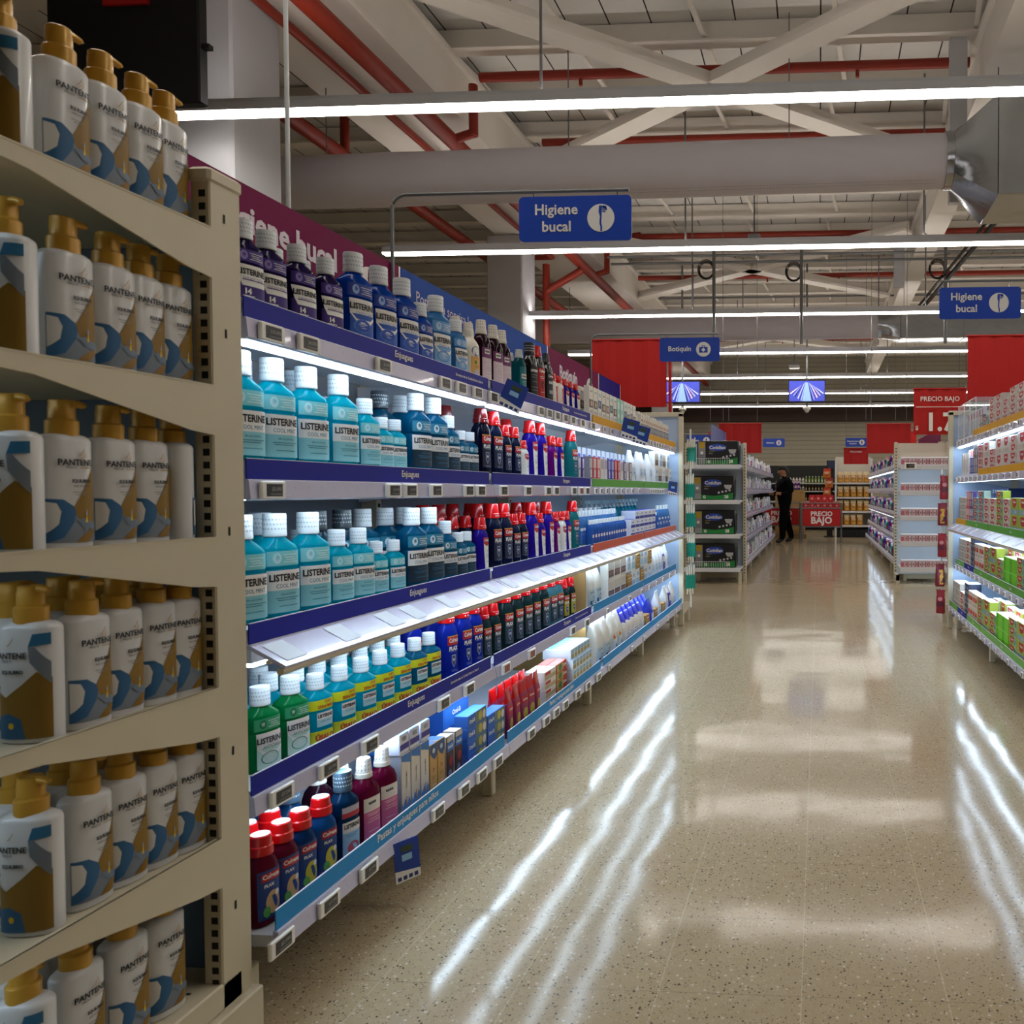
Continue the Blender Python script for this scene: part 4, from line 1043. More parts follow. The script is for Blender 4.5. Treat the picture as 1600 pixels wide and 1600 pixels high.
# end frame at the far end of the mouthwash rack
t = thing('gondola_end', 'cream end frame closing the far end of the mouthwash rack', 'end frame', (-1.18, 6.9, 0))
mb = MB(); mb.box(-.03, .012, -.02, .02, 0, 1.83, M_CREAM, .004); mb.box(-.58, -.54, -.02, .02, 0, 1.83, M_CREAM, .004); mb.box(-.58, .012, -.02, .02, 1.80, 1.84, M_CREAM, .004); link('post_frame', mb.mesh('post_frame'), t)
mb = MB(); mb.box(-.54, -.03, -.008, .008, .1, 1.8, mat('end_panel_blue', '#a9bcd6', .5, var=.04)); link('side_panel', mb.mesh('side_panel'), t)
mb = MB(); mb.add([(-.03, .02, .09), (.012, .02, .09), (.012, .34, .12), (-.03, .34, .12), (-.03, .02, .2), (.012, .02, .2), (.012, .34, .16), (-.03, .34, .16)], [(0, 1, 2, 3), (7, 6, 5, 4), (0, 4, 5, 1), (1, 5, 6, 2), (2, 6, 7, 3), (3, 7, 4, 0)], M_CREAM); mb.box(-.03, .012, .26, .3, 0, .12, M_CREAM); link('base_foot', mb.mesh('base_foot'), t)

# header boards above the mouthwash rack
MAG = mat('board_maroon', '#741545', .7, var=.02, spec=.2); HBL = mat('board_blue', '#2850a0', .7, var=.02, spec=.2); NVB = mat('board_navy', '#262680', .7, var=.02, spec=.2)
def header(label, y0, y1, m, texts=(), ic=None, base=(-1.74, 1.80), h=.29, face=1):
    t = thing('header_board', label, 'header board', (base[0], y0, base[1]), PI / 2 * face, 'header boards over the racks')
    L = y1 - y0
    x0, x1 = (0, L) if face == 1 else (-L, 0)
    mb = MB(); mb.box(x0, x1, -.004, .004, 0, h, m)
    mb.box(x1 - .012 if face == 1 else x0, x1 if face == 1 else x0 + .012, -.005, .005, 0, h, M_WH)
    for s, xc, zc, hh, mw, bold in texts: mb.text(s, hh, lambda a, b, xc=xc, zc=zc: (x0 + xc + a, -.0055, zc + b), ink('#d9ccd2'), bold, mw)
    if ic: icon(mb, ic[0], x0 + ic[1], ic[2], ic[3], -.0052, ink('#ddd6d2'), m)
    link('printed_board', mb.mesh('printed_board'), t)
    for x in (x0 + .1, x1 - .1):
        q = MB(); q.box(x - .01, x + .01, .005, .02, -.1, h - .02, M_CREAM); link('bracket', q.mesh('bracket'), t)
header('maroon header board lettered Higiene bucal above the near mouthwash bays', 1.70, 3.27, MAG, [('Higiene bucal', .83, .175, .08, None, .03)], ('toothbrush', 1.34, .14, .085))
header('blue header board lettered with tu sonrisa above the middle bays', 3.28, 5.09, HBL, [('Pon en tu sonrisa lo', .40, .2, .05, .66, 0)])
header('maroon header board lettered Botiquín with a kit badge', 5.10, 6.29, MAG, [('Botiquín', .42, .15, .085, .5, .04)], ('kit', .93, .13, .085))
header('narrow navy header board at the far end', 6.30, 6.98, NVB)

# right rack -------------------------------------------------------------
YR = [6.87, 5.565, 4.26, 2.955]
TR = [1.62, 1.325, .94, .60, .25]
RB = [[(0, 1.0, None), (.75, 1.31, YELB)], [(.95, 1.31, YELB)], [(.02, .46, YELB), (.5, 1.31, GRNB)], [(.02, .40, GRNB), (.42, .78, NAVY), (.82, 1.31, GRNB)], [(.02, .40, GRNB), (.42, .78, NAVY), (.82, 1.31, GRNB)]]
RB2 = [[(0, 1.31, YELB)], [(0, 1.31, YELB)], [(0, 1.31, GRNB)], [(0, 1.31, GRNB)], [(0, 1.31, GRNB)]]
for b in range(2):
    L = YR[b] - YR[b + 1]; sh = []
    for i, bt in enumerate(TR):
        bands = [(x0, x1, m, [('Pastas', (x0 + x1) / 2, .017, .12)] if m in (GRNB, NAVY) else []) for x0, x1, m in (RB if b == 0 else RB2)[i] if m]
        s = dict(top=bt, set=.05 if i < 4 else 0, bands=bands, led=i < 4)
        if i == 2: s['tilt'] = True; s['papers'] = [.2 + .27 * k for k in range(4)]
        sh.append(s)
    bay('shelving_bay', 'lit white toothpaste shelving, %s bay from the far end' % ordn(b), (1.10, YR[b], 0), -PI / 2, L, sh, H=1.86, grp='bays of the lit toothpaste rack')
t = thing('gondola_end', 'cream end frame closing the far end of the toothpaste rack', 'end frame', (1.10, 6.9, 0))
mb = MB(); mb.box(-.012, .03, -.02, .02, 0, 1.83, M_CREAM, .004); mb.box(.54, .58, -.02, .02, 0, 1.83, M_CREAM, .004); mb.box(-.012, .58, -.02, .02, 1.80, 1.84, M_CREAM, .004); link('post_frame', mb.mesh('post_frame'), t)
mb = MB(); mb.box(.03, .54, -.008, .008, .1, 1.8, MATS['end_panel_blue']); link('side_panel', mb.mesh('side_panel'), t)
mb = MB(); mb.add([(-.012, .02, .09), (.03, .02, .09), (.03, .34, .12), (-.012, .34, .12), (-.012, .02, .2), (.03, .02, .2), (.03, .34, .16), (-.012, .34, .16)], [(0, 1, 2, 3), (7, 6, 5, 4), (0, 4, 5, 1), (1, 5, 6, 2), (2, 6, 7, 3), (3, 7, 4, 0)], M_CREAM); mb.box(-.012, .03, .26, .3, 0, .12, M_CREAM); link('base_foot', mb.mesh('base_foot'), t)
header('blue header board over the toothpaste rack', 3.4, 5.9, HBL, (), None, (1.67, 1.84), .24, -1)

# ------------------------------------------------------------------ shampoo end display
t = thing('end_display', 'cream steel end display of shelves stacked with shampoo', 'shelving unit', (-1.2, 1.6, 0))
SH_Z = [1.683, 1.372, 1.07, .768, .462]
for x in (-.02, -1.0):
    mb = MB(); mb.box(x - .02, x + .02, -.065, .02, 0, 1.79, M_CREAM, .003)
    slots(mb, x - .002, x + .012, -.0656, .16, 1.76)
    for z in (.3, .62, 1.07, 1.47, 1.7): mb.poly([(x + .0206, -.03, z), (x + .0206, -.024, z), (x + .0206, -.024, z + .018), (x + .0206, -.03, z + .018)], M_SLOT)
    o = link('upright', mb.mesh('upright'), t)
    mb = MB(); mb.box(x - .026, x + .024, -.07, .024, 1.77, 1.80, M_CREAM, .006); link('end_cap', mb.mesh('end_cap'), o)
mb = MB(); mb.box(-1.0, -.04, 0, .015, .1, 1.76, mat('end_back_panel', '#5f6a76', .55, var=.03)); link('back_panel', mb.mesh('back_panel'), t)
for z in SH_Z:
    mb = MB(); mb.box(-1.0, -.006, -.56, -.01, z - .022, z - .008, M_CREAM); mb.box(-1.0, -.006, -.565, -.555, z - .026, z, M_CREAM)
    sh = link('shelf', mb.mesh('shelf'), t)
    for x in (-.004, -1.02):
        mb = MB(); pts = [(-.062, z - .10), (-.12, z - .094), (-.43, z - .032), (-.56, z - .024), (-.56, z), (-.062, z)]
        rings = [[(x + dx, y, zz) for y, zz in pts] for dx in (0, .004)]
        mb.loft(rings, M_CREAM); mb.box(x - .008, x + .005, -.56, -.062, z - .003, z, M_CREAM)
        for zz in (z - .02, z - .08): mb.box(x - .006, x + .002, -.066, -.058, zz - .012, zz + .006, M_CREAM)
        link('bracket', mb.mesh('bracket'), sh)
    mb = MB(); mb.box(-.97, -.03, -.53, -.50, z - .032, z - .022, mat('led_lamp_weak', '#d4ecff', .5, var=0, emit=4)); link('light_tube', mb.mesh('light_tube'), sh)
mb = MB(); mb.box(-1.0, .0, -.60, -.01, .11, .165, M_CREAM, .003)
for r in range(3):
    for c in range(6): mb.box(-.16 + c * .022, -.15 + c * .022, -.12 + r * .016 - c * .003, -.114 + r * .016 - c * .003, .1652, .1656, M_SLOT)
link('base_deck', mb.mesh('base_deck'), t)
mb = MB(); mb.box(-1.02, .018, -.62, .03, 0, .11, M_CREAM, .004); link('plinth', mb.mesh('plinth'), t)

SHN = ['top', 'second', 'third', 'fourth', 'fifth', 'bottom']
for i, z in enumerate(SH_Z + [.173]):
    wh = 'shampoo display %s shelf' % SHN[i]
    f = (1.185, 1.187, 1.19, 1.217, 1.21, 1.19)[i]
    place('pumpwide', (-1.262, f, z - .008), math.radians(8), 'front white pump shampoo bottle facing forward on the %s' % wh, 'bottle', 'shampoo bottles on the end display')
    ys = [1.275, 1.355, 1.43, 1.498] if i < 3 else [1.292, 1.37, 1.444, 1.503] if i < 5 else [1.275, 1.365, 1.45]
    if i == 2: pass
    for k, y in enumerate(ys):
        rz = math.radians(84 + RND.uniform(-4, 4))
        if i == 2 and k == 3: rz = math.radians(168)
        place('pump', (-1.255 + RND.uniform(-.004, .004), y + RND.uniform(-.004, .004), z - .008), rz, lab('white pump shampoo bottle along the side', wh, 'the front'), 'bottle', 'shampoo bottles on the end display')
    if i >= 3:
        for k in range(4):
            place('pump', (-1.335, 1.255 + k * .083, z - .008), math.radians(84 + RND.uniform(-6, 6)), lab('white pump shampoo bottle in the second row', wh, 'the front'), 'bottle', 'shampoo bottles on the end display')

# ================================================================== STOCK ON THE MOUTHWASH RACK
DESC = {'twinred': 'tall red-logo toothpaste carton', 'twingreen': 'tall lime toothpaste carton',
 'tealL': 'large teal mint mouthwash bottle', 'tealM': 'medium teal mint mouthwash bottle', 'tealS': 'small teal mint mouthwash bottle',
 'deepL': 'large deep-blue mint mouthwash bottle', 'deepM': 'medium deep-blue mint mouthwash bottle', 'deepS': 'small deep-blue mint mouthwash bottle', 'deepdarkL': 'grey-capped blue mouthwash bottle',
 'violetM': 'dark violet mouthwash bottle', 'blueL': 'large royal-blue mouthwash bottle', 'blueM': 'medium royal-blue mouthwash bottle', 'skyL': 'large pale-blue mouthwash bottle', 'skyM': 'medium pale-blue mouthwash bottle',
 'greenM': 'green mouthwash bottle', 'greenS': 'small green mouthwash bottle', 'promo': 'teal mouthwash in yellow sleeve', 'promodeep': 'deep-blue mouthwash in yellow sleeve',
 'navyL': 'tall red-capped navy mouthwash bottle', 'navyM': 'short red-capped navy mouthwash bottle', 'navydkL': 'dark-red-capped black mouthwash bottle', 'iceL': 'bright blue red-oval mouthwash bottle', 'iceM': 'short bright blue mouthwash bottle',
 'aquaL': 'red-capped aqua mouthwash bottle', 'darkL': 'tall red-capped charcoal mouthwash bottle', 'darkM': 'short red-capped charcoal mouthwash bottle', 'clearL': 'red-capped clear teal mouthwash bottle', 'clearM': 'short red-capped clear teal bottle', 'promo2M': 'red-capped bottle with yellow label',
 'violetwhiteL': 'tall violet and white mouthwash bottle', 'violetwhiteM': 'medium violet and white mouthwash bottle', 'violetwhiteS': 'short violet and white mouthwash bottle', 'magentawhiteM': 'magenta and white mouthwash bottle', 'magentawhiteL': 'tall magenta and white mouthwash bottle', 'magentawhiteS': 'short magenta mouthwash bottle',
 'greywhiteM': 'white red-capped mouthwash bottle', 'greywhiteS': 'short white red-capped bottle',
 'maroon': 'white-capped maroon mouthwash bottle', 'pink': 'white-capped pink-labelled mouthwash bottle', 'tealtall': 'slim teal bottle with white cap', 'black': 'black checker-capped mouthwash bottle', 'blackred': 'black and red mouthwash bottle', 'blackgrey': 'black and grey mouthwash bottle', 'creamround': 'cream bottle with orange label', 'whitered': 'small white bottle with red cap',
 'kidred': 'red-capped dark pink rinse bottle', 'kidblue': 'red-capped dark blue rinse bottle', 'kidsea': 'red-capped sea-blue rinse bottle', 'kidlis': 'dark-capped blue kids rinse bottle',
 'alcohol': 'tall pale-blue lotion bottle', 'alcohols': 'short blue lotion bottle', 'aquaspray': 'aqua spray bottle', 'whitetub': 'white round lotion bottle',
 'wbluebox': 'white and blue carton', 'navybox': 'upright white and navy carton', 'greywhite_pack': 'white card pack with brown picture', 'bluepack': 'white card pack with blue picture', 'mintpack': 'mint green card pack', 'hookpack': 'small dark hanging card', 'whitebrush': 'white hanging brush card',
 'bluedisp': 'blue toothpaste display carton', 'blueart': 'flat blue picture carton', 'tallwhite': 'tall white and blue carton', 'smallwhite': 'small white and violet carton', 'honey': 'honey-coloured carton with blue top', 'brownkids': 'brown and blue carton', 'redkids': 'flat red kids carton', 'whitekids': 'flat white kids carton', 'skykids': 'pale blue kids carton',
 'redpouch': 'red-topped kids brush pouch', 'cottonwhite': 'white cotton bag', 'cottonorange': 'white cotton bag with orange band', 'cottonblue': 'blue-topped cotton bag', 'bluebag': 'blue soft bag', 'tissuebag': 'milky white soft pack', 'violetbag': 'violet soft pack', 'refill': 'grey refill pouch',
 'pinkset': 'pink brush blister', 'blueset': 'blue brush blister', 'redset': 'red brush blister', 'greyset': 'grey brush blister', 'whiteset': 'white brush blister', 'purpleset': 'purple brush blister', 'toothbrush_pack': 'toothbrush blister with red head',
 'facebox': 'white carton with dark faces', 'paperpack': 'white and blue tissue pack', 'kraftbox': 'brown cardboard carton',
 'pastered': 'red-logo toothpaste carton', 'pastegreen': 'lime green toothpaste carton', 'pasteteal': 'teal-grey toothpaste carton', 'pastepink': 'pinkish toothpaste carton', 'pasteorange': 'orange swoosh toothpaste carton', 'greycarton': 'plain grey toothpaste carton', 'navycarton': 'navy toothpaste carton', 'bluerow': 'dark blue toothpaste carton', 'limebox': 'bright lime carton', 'cyanpack': 'cyan and red brush pack'}
CATS = {'pack': 'pack', 'box': 'carton'}
def cat_of(k):
    n = KITS[k][0]
    return 'bottle' if 'bottle' in n else 'carton' if 'carton' in n else 'bag' if ('bag' in n or 'pouch' in n) else 'pack'
SHF = ['top', 'second', 'middle', 'fourth', 'bottom']
LAY = ['', 'second layer', 'third layer', 'fourth layer', 'fifth layer']

def put(k, x, y, z, rz, rack, si, frm='the near post', pre='', post='', jit=2.5):
    d = (pre + ' ' if pre else '') + DESC[k] + (' ' + post if post else '')
    wh = '%s %s shelf' % (rack, SHF[si])
    n = cat_of(k)
    plural = {'bottle': 'bottles', 'carton': 'cartons', 'bag': 'bags', 'pack': 'packs'}[n]
    return place(k, (x, y, z + .0005), rz + math.radians(RND.uniform(-jit, jit)), lab(d, wh, frm), n, '%s on the %s %s shelf' % (plural, rack, SHF[si]))

ZS = [b - d for b, d in zip(TOPS, DROP)]
RACK = 'mouthwash rack'
def left(si, items, back=None, dx=0.0):
    """front row of shelf si: (design, depth along the aisle, optional extra set-back)"""
    cx = -1.30 if si < 4 else -1.245
    for it in sorted(items, key=lambda q: q[1]):
        k, y = it[0], it[1]; e = it[2] if len(it) > 2 else 0
        put(k, cx - e - RND.uniform(0, .006), y, ZS[si], PI / 2 + math.radians(-15 if KITS[k][0] == 'mouthwash_bottle' else 0), RACK, si, pre='back' if e >= .06 else '')

left(0, [('violetM', 1.765), ('violetM', 1.846), ('violetM', 1.956), ('violetM', 2.069), ('blueL', 2.195), ('blueL', 2.331), ('blueL', 2.464), ('blueM', 2.575), ('skyL', 2.69), ('skyM', 2.83),
         ('creamround', 2.945), ('maroon', 3.06), ('maroon', 3.16), ('maroon', 3.26), ('tealtall', 3.45), ('black', 3.57), ('blackred', 3.68), ('blackgrey', 3.79), ('whitered', 3.88), ('whitered', 3.965), ('violetwhiteS', 4.05), ('violetwhiteS', 4.14), ('violetwhiteS', 4.23),
         ('violetM', 1.86, .075), ('violetM', 1.98, .075), ('violetM', 2.085, .075), ('blueM', 2.62, .08), ('skyM', 2.84, .075), ('maroon', 3.0, .075), ('maroon', 3.11, .075), ('tealtall', 3.53, .07)])
left(1, [('tealL', 1.742), ('tealL', 1.852), ('tealL', 1.984), ('tealL', 2.125), ('tealM', 2.248), ('tealS', 2.335), ('tealS', 2.415), ('deepL', 2.545, .0), ('deepL', 2.665), ('deepM', 2.77), ('deepS', 2.865), ('deepS', 2.94),
         ('navydkL', 3.04), ('navyL', 3.16), ('navyM', 3.27), ('navyM', 3.375), ('greywhiteS', 3.475), ('violetwhiteL', 3.57), ('violetwhiteL', 3.70), ('magentawhiteM', 3.85), ('violetwhiteM', 3.96), ('aquaL', 4.16),
         ('tealL', 1.86, .08), ('tealM', 1.95, .08), ('tealL', 2.05, .08), ('tealM', 2.2, .08), ('deepdarkL', 2.47, .08), ('deepL', 2.6, .08), ('navydkL', 2.93, .085), ('navyL', 3.5, .08), ('magentawhiteM', 4.0, .08), ('navyM', 3.3, .075)])
left(2, [('tealL', 1.742), ('tealL', 1.858), ('tealL', 1.984), ('tealM', 2.108), ('tealM', 2.205), ('tealS', 2.30), ('tealS', 2.39), ('deepL', 2.505), ('deepL', 2.625), ('deepM', 2.735), ('deepS', 2.83), ('deepS', 2.91),
         ('violetwhiteM', 3.02), ('navyL', 3.145), ('navyL', 3.25), ('navyM', 3.355), ('navyM', 3.455), ('violetwhiteL', 3.575), ('violetwhiteM', 3.68), ('violetwhiteL', 3.79), ('magentawhiteM', 3.9), ('greywhiteM', 3.99), ('violetwhiteM', 4.075), ('aquaL', 4.19),
         ('tealL', 1.80, .08), ('tealL', 1.92, .08), ('tealM', 2.06, .075), ('deepdarkL', 2.15, .085), ('deepdarkL', 2.27, .085), ('deepL', 2.38, .085), ('deepL', 2.5, .085), ('deepL', 2.62, .085),
         ('navyM', 2.85, .08), ('navyM', 2.96, .08), ('navyM', 3.07, .08), ('navyL', 3.2, .085), ('navyL', 3.32, .085), ('navyL', 3.44, .085), ('violetwhiteL', 3.6, .08), ('violetwhiteL', 3.72, .08), ('magentawhiteL', 3.85, .08), ('magentawhiteL', 4.0, .08),
         ('navyL', 2.9, .16), ('navyL', 3.02, .16), ('navyL', 3.14, .16), ('navyL', 3.3, .16), ('navyL', 3.45, .16)])
left(3, [('greenM', 1.80), ('greenM', 1.908), ('promo', 2.005), ('promo', 2.104), ('promo', 2.208), ('promo', 2.311), ('promo', 2.415), ('promodeep', 2.515), ('promodeep', 2.615), ('iceL', 2.735), ('iceL', 2.85), ('iceL', 2.95),
         ('darkM', 3.045), ('darkM', 3.14), ('darkL', 3.255), ('darkL', 3.37), ('darkL', 3.48), ('darkL', 3.59), ('darkL', 3.70), ('clearL', 3.81), ('clearL', 3.915), ('promo2M', 4.03), ('promo2M', 4.13),
         ('tealM', 1.82, .08), ('tealM', 1.93, .075), ('tealM', 2.03, .075), ('tealM', 2.13, .075), ('tealM', 2.23, .075), ('tealM', 2.33, .075), ('tealM', 2.43, .075), ('tealM', 2.53, .075), ('iceL', 2.65, .08), ('iceL', 2.78, .08), ('darkM', 3.0, .08), ('darkL', 3.12, .08), ('darkL', 3.24, .08), ('darkL', 3.4, .08), ('clearM', 3.85, .08), ('clearM', 3.97, .08), ('clearL', 4.08, .08),
         ('tealM', 1.88, .15), ('tealM', 2.0, .15), ('tealM', 2.12, .15), ('tealM', 2.24, .15), ('tealM', 2.36, .15), ('tealM', 2.48, .15)])
left(4, [('kidred', 1.715), ('kidred', 1.785), ('kidblue', 1.855), ('kidsea', 1.938), ('kidlis', 2.03), ('pink', 2.125), ('pink', 2.22),
         ('kidred', 1.70, .075), ('kidblue', 1.775, .075), ('kidblue', 1.85, .075), ('kidlis', 1.945, .085), ('maroon', 2.05, .085), ('maroon', 2.15, .085),
         ('kidred', 1.735, .15), ('kidblue', 1.81, .15), ('kidlis', 1.89, .16), ('kidlis', 1.99, .17)])
for y in (2.305, 2.362, 2.419): put('tallwhite', -1.245, y, ZS[4], PI / 2, RACK, 4, jit=.6)
for y in (2.30, 2.362, 2.43): put('smallwhite', -1.25, y, ZS[4] + .1905, PI / 2, RACK, 4, post='on top', jit=1)
for y in (2.475, 2.527): put('honey', -1.245, y, ZS[4], PI / 2, RACK, 4, jit=.6)
for y in (2.59, 2.655): put('brownkids', -1.245, y, ZS[4], PI / 2, RACK, 4, jit=3)
for l in range(2):
    for x, y in ((-1.34, 2.64), (-1.34, 2.85)):
        if not (l == 1 and y < 2.7): put('bluedisp', x - .06, y, ZS[4] + .1005 * l, PI / 2, RACK, 4, post=LAY[l], jit=1)
for l in range(4):
    put('blueart', -1.245, 2.80, ZS[4] + .0455 * l, PI / 2, RACK, 4, post=LAY[l], jit=.8)
    if l < 3: put('blueart', -1.245, 2.97 + .0, ZS[4] + .0455 * l, PI / 2, RACK, 4, post=LAY[l], jit=.8)
for r in range(2):
    for k in range(5): put('redpouch', -1.225 - r * .06, 3.09 + k * .078, ZS[4], PI / 2, RACK, 4, pre='back' if r else '', jit=6)
for l in range(4):
    put('whitekids', -1.235, 3.565, ZS[4] + .0405 * l, PI / 2, RACK, 4, post=LAY[l], jit=.8)
    put('redkids', -1.235, 3.722, ZS[4] + .0405 * l, PI / 2, RACK, 4, post=LAY[l], jit=.8)
    put('whitekids', -1.282, 3.565, ZS[4] + .0405 * l, PI / 2, RACK, 4, pre='back', post=LAY[l], jit=.5)
    put('redkids', -1.282, 3.722, ZS[4] + .0405 * l, PI / 2, RACK, 4, pre='back', post=LAY[l], jit=.5)
for l in range(4):
    for k in range(6): put('skykids', -1.255 - (.0 if l < 3 else .01), 3.835 + k * .053, ZS[4] + .0505 * l, PI / 2, RACK, 4, post=LAY[l], jit=.4)
# cardboard dividers
for z, nm in ((ZS[3], 'fourth'), (ZS[4], 'bottom')):
    mb = MB(); mb.box(-.2, .2, -.003, .003, 0, .28, KRAFT); mb.box(-.2, .2, .003, .06, 0, .004, KRAFT)
    o = link('cardboard_divider', mb.mesh('cardboard_divider')); o.location = (-1.45, 4.245, z + .0005); tag(o, 'brown cardboard divider standing on the %s mouthwash shelf' % nm, 'divider')

# far bays ---------------------------------------------------------------
def line(k, x, y0, n, dy, si, **kw):
    for i in range(n): put(k if isinstance(k, str) else k[i % len(k)], x, y0 + i * dy, ZS[si], PI / 2, RACK, si, **kw)
line(['greywhite_pack', 'greywhite_pack', 'bluepack'], -1.27, 4.39, 7, .087, 0)
line('mintpack', -1.27, 5.0, 2, .085, 0)
line(['bluepack', 'greywhite_pack'], -1.27, 5.18, 4, .085, 0)
line(['greywhite_pack', 'bluepack'], -1.33, 4.42, 11, .09, 0, pre='back')
line('navybox', -1.52, 5.35, 4, .12, 0, pre='raised')
line('hookpack', -1.265, 5.66, 14, .075, 0)
line(['whitebrush', 'hookpack', 'whitebrush'], -1.33, 5.7, 13, .085, 0, pre='back')
line(['greyset', 'pinkset', 'pinkset', 'whiteset', 'whiteset', 'blueset', 'blueset', 'redset', 'redset', 'whiteset', 'purpleset', 'whiteset', 'greyset'], -1.27, 4.38, 13, .078, 1)
line(['greyset', 'purpleset', 'pinkset', 'blueset'], -1.34, 4.4, 12, .082, 1, pre='back')
line(['tissuebag', 'refill', 'tissuebag'], -1.29, 5.42, 6, .11, 1)
line('navybox', -1.46, 4.75, 12, .11, 1, pre='back')
line(['paperpack', 'facebox'], -1.28, 6.16, 5, .14, 1)
for x in range(4): put('paperpack' if x % 2 else 'facebox', -1.28, 6.18 + x * .15, ZS[1] + .1205, PI / 2, RACK, 1, post='second layer', jit=1)
line('alcohols', -1.275, 4.42, 14, .058, 2)
line('alcohol', -1.34, 4.42, 13, .064, 2, pre='back')
line('whitetub', -1.42, 4.6, 6, .1, 2, pre='back')
for c in range(6):
    for l in range(3 if c else 2): put('wbluebox', -1.30, 5.36 + c * .135, ZS[2] + .0555 * l, PI / 2, RACK, 2, post=LAY[l], jit=.6)
line('aquaspray', -1.52, 5.2, 13, .115, 2, pre='back')
line(['alcohols', 'alcohol'], -1.275, 6.22, 9, .062, 2)
line('cottonwhite', -1.31, 4.43, 2, .14, 3)
for l in range(2):
    for k in range(3): put('facebox', -1.28, 4.80 + k * .15, ZS[3] + .1205 * l, PI / 2, RACK, 3, post=LAY[l], jit=1)
for l in range(2):
    for k in range(6): put('paperpack' if (k + l) % 3 else 'kraftbox', -1.285, 5.26 + k * .128, ZS[3] + .1205 * l, PI / 2, RACK, 3, post=LAY[l], jit=1.5)
line('tissuebag', -1.29, 6.05, 4, .115, 3)
line(['violetbag', 'tissuebag', 'refill'], -1.29, 6.51, 3, .12, 3)
line('cottonwhite', -1.26, 4.42, 2, .15, 4)
line('cottonorange', -1.25, 4.72, 2, .13, 4)
line('cottonblue', -1.25, 5.0, 5, .117, 4)
line('cottonblue', -1.34, 5.05, 6, .117, 4, pre='back')
line('bluebag', -1.36, 5.75, 4, .115, 4, pre='back')
line(['kraftbox', 'bluebag', 'kraftbox', 'tissuebag', 'kraftbox', 'tissuebag', 'violetbag', 'tissuebag'], -1.24, 5.6, 8, .15, 4)

# ------------------------------------------------------------------ electronic price tags
PRC = ['$10.490', '$5.690', '$3.990', '$7.290', '$2.490', '$4.590']
for i, p in enumerate(PRC + ['sale']):
    for sz, (w, h) in {'a': (.08, .041), 'b': (.042, .034)}.items():
        mb = MB(); mb.box(-w / 2, w / 2, -.005, .005, -h / 2, h / 2, M_TAGF, .003)
        s = MB(); ws, hs = w * .33, h * .34
        y = -.0054
        red = p == 'sale'
        s.poly([(-ws, y, -hs), (ws, y, -hs), (ws, y, hs), (-ws, y, hs)], mat('tag_screen_red', '#8a3a34', .3, var=.05) if red else M_TAGS)
        if not red: s.text(p, h * .2, lambda a, b: (ws * .25 + a, y - .0003, b + h * .05), ink('#8d8c86'), .03, ws * 1.3)
        s.poly([(-ws * .5, y - .0003, -hs * .75), (ws * .9, y - .0003, -hs * .75), (ws * .9, y - .0003, -hs * .5), (-ws * .5, y - .0003, -hs * .5)], ink('#6d6c67'))
        kit('tag%s%d' % (sz, i), 'price_tag', mb.mesh('price_tag', 30), [('screen', s.mesh('screen', 0))])
def tags(si, ys, rack='mouthwash rack', side=-1, tops=TOPS, frm='the near post', sz='a', red=()):
    for k, y in enumerate(ys):
        x = side * (1.23 if si < 4 else 1.18) if side < 0 else (1.15 if si < 4 else 1.10)
        j = 6 if k in red else (k * 5 + si) % 6
        o = place('tag%s%d' % (sz, j), (x - side * .0165, y, tops[si] - .069), PI / 2 * (-side), lab('white electronic price tag', '%s %s shelf edge' % (rack, SHF[si]), frm), 'price tag', 'electronic price tags on the %s' % rack)
tags(0, [1.73, 1.86, 2.19, 2.56, 2.68, 2.81, 2.95, 3.46, 3.57, 3.68, 3.80, 3.92, 4.08, 4.27])
tags(0, [4.5, 4.66, 5.15, 5.36, 5.47, 5.57, 5.67, 5.76, 5.86, 5.98, 6.07, 6.17, 6.27, 6.55, 6.75], sz='b', frm='the cotton bay')
tags(1, [1.725, 2.235, 2.33, 2.49, 2.73, 2.83, 3.04, 3.30, 3.55, 3.66, 3.93, 4.05, 4.16], red=(11,))
tags(1, [4.32, 4.43, 4.55, 4.66, 4.78, 4.90, 5.03, 5.18, 5.38, 5.75, 5.82, 5.89, 5.96, 6.03, 6.1, 6.17, 6.24, 6.7], sz='b', frm='the cotton bay')
tags(3, [1.74, 1.915, 2.10, 2.53, 2.72, 3.05, 3.33, 3.90, 4.14], red=(5, 6))
tags(3, [4.55, 5.1, 5.45, 5.7, 5.95, 6.2, 6.5, 6.75], sz='b', frm='the cotton bay')
tags(4, [1.66, 1.83, 2.0, 2.38, 2.56, 2.70, 2.84, 3.18, 3.36, 3.49, 3.62, 3.81, 3.98, 4.18])
tags(4, [4.40, 4.95, 5.3, 5.75, 6.15, 6.5, 6.75], sz='b', frm='the cotton bay')

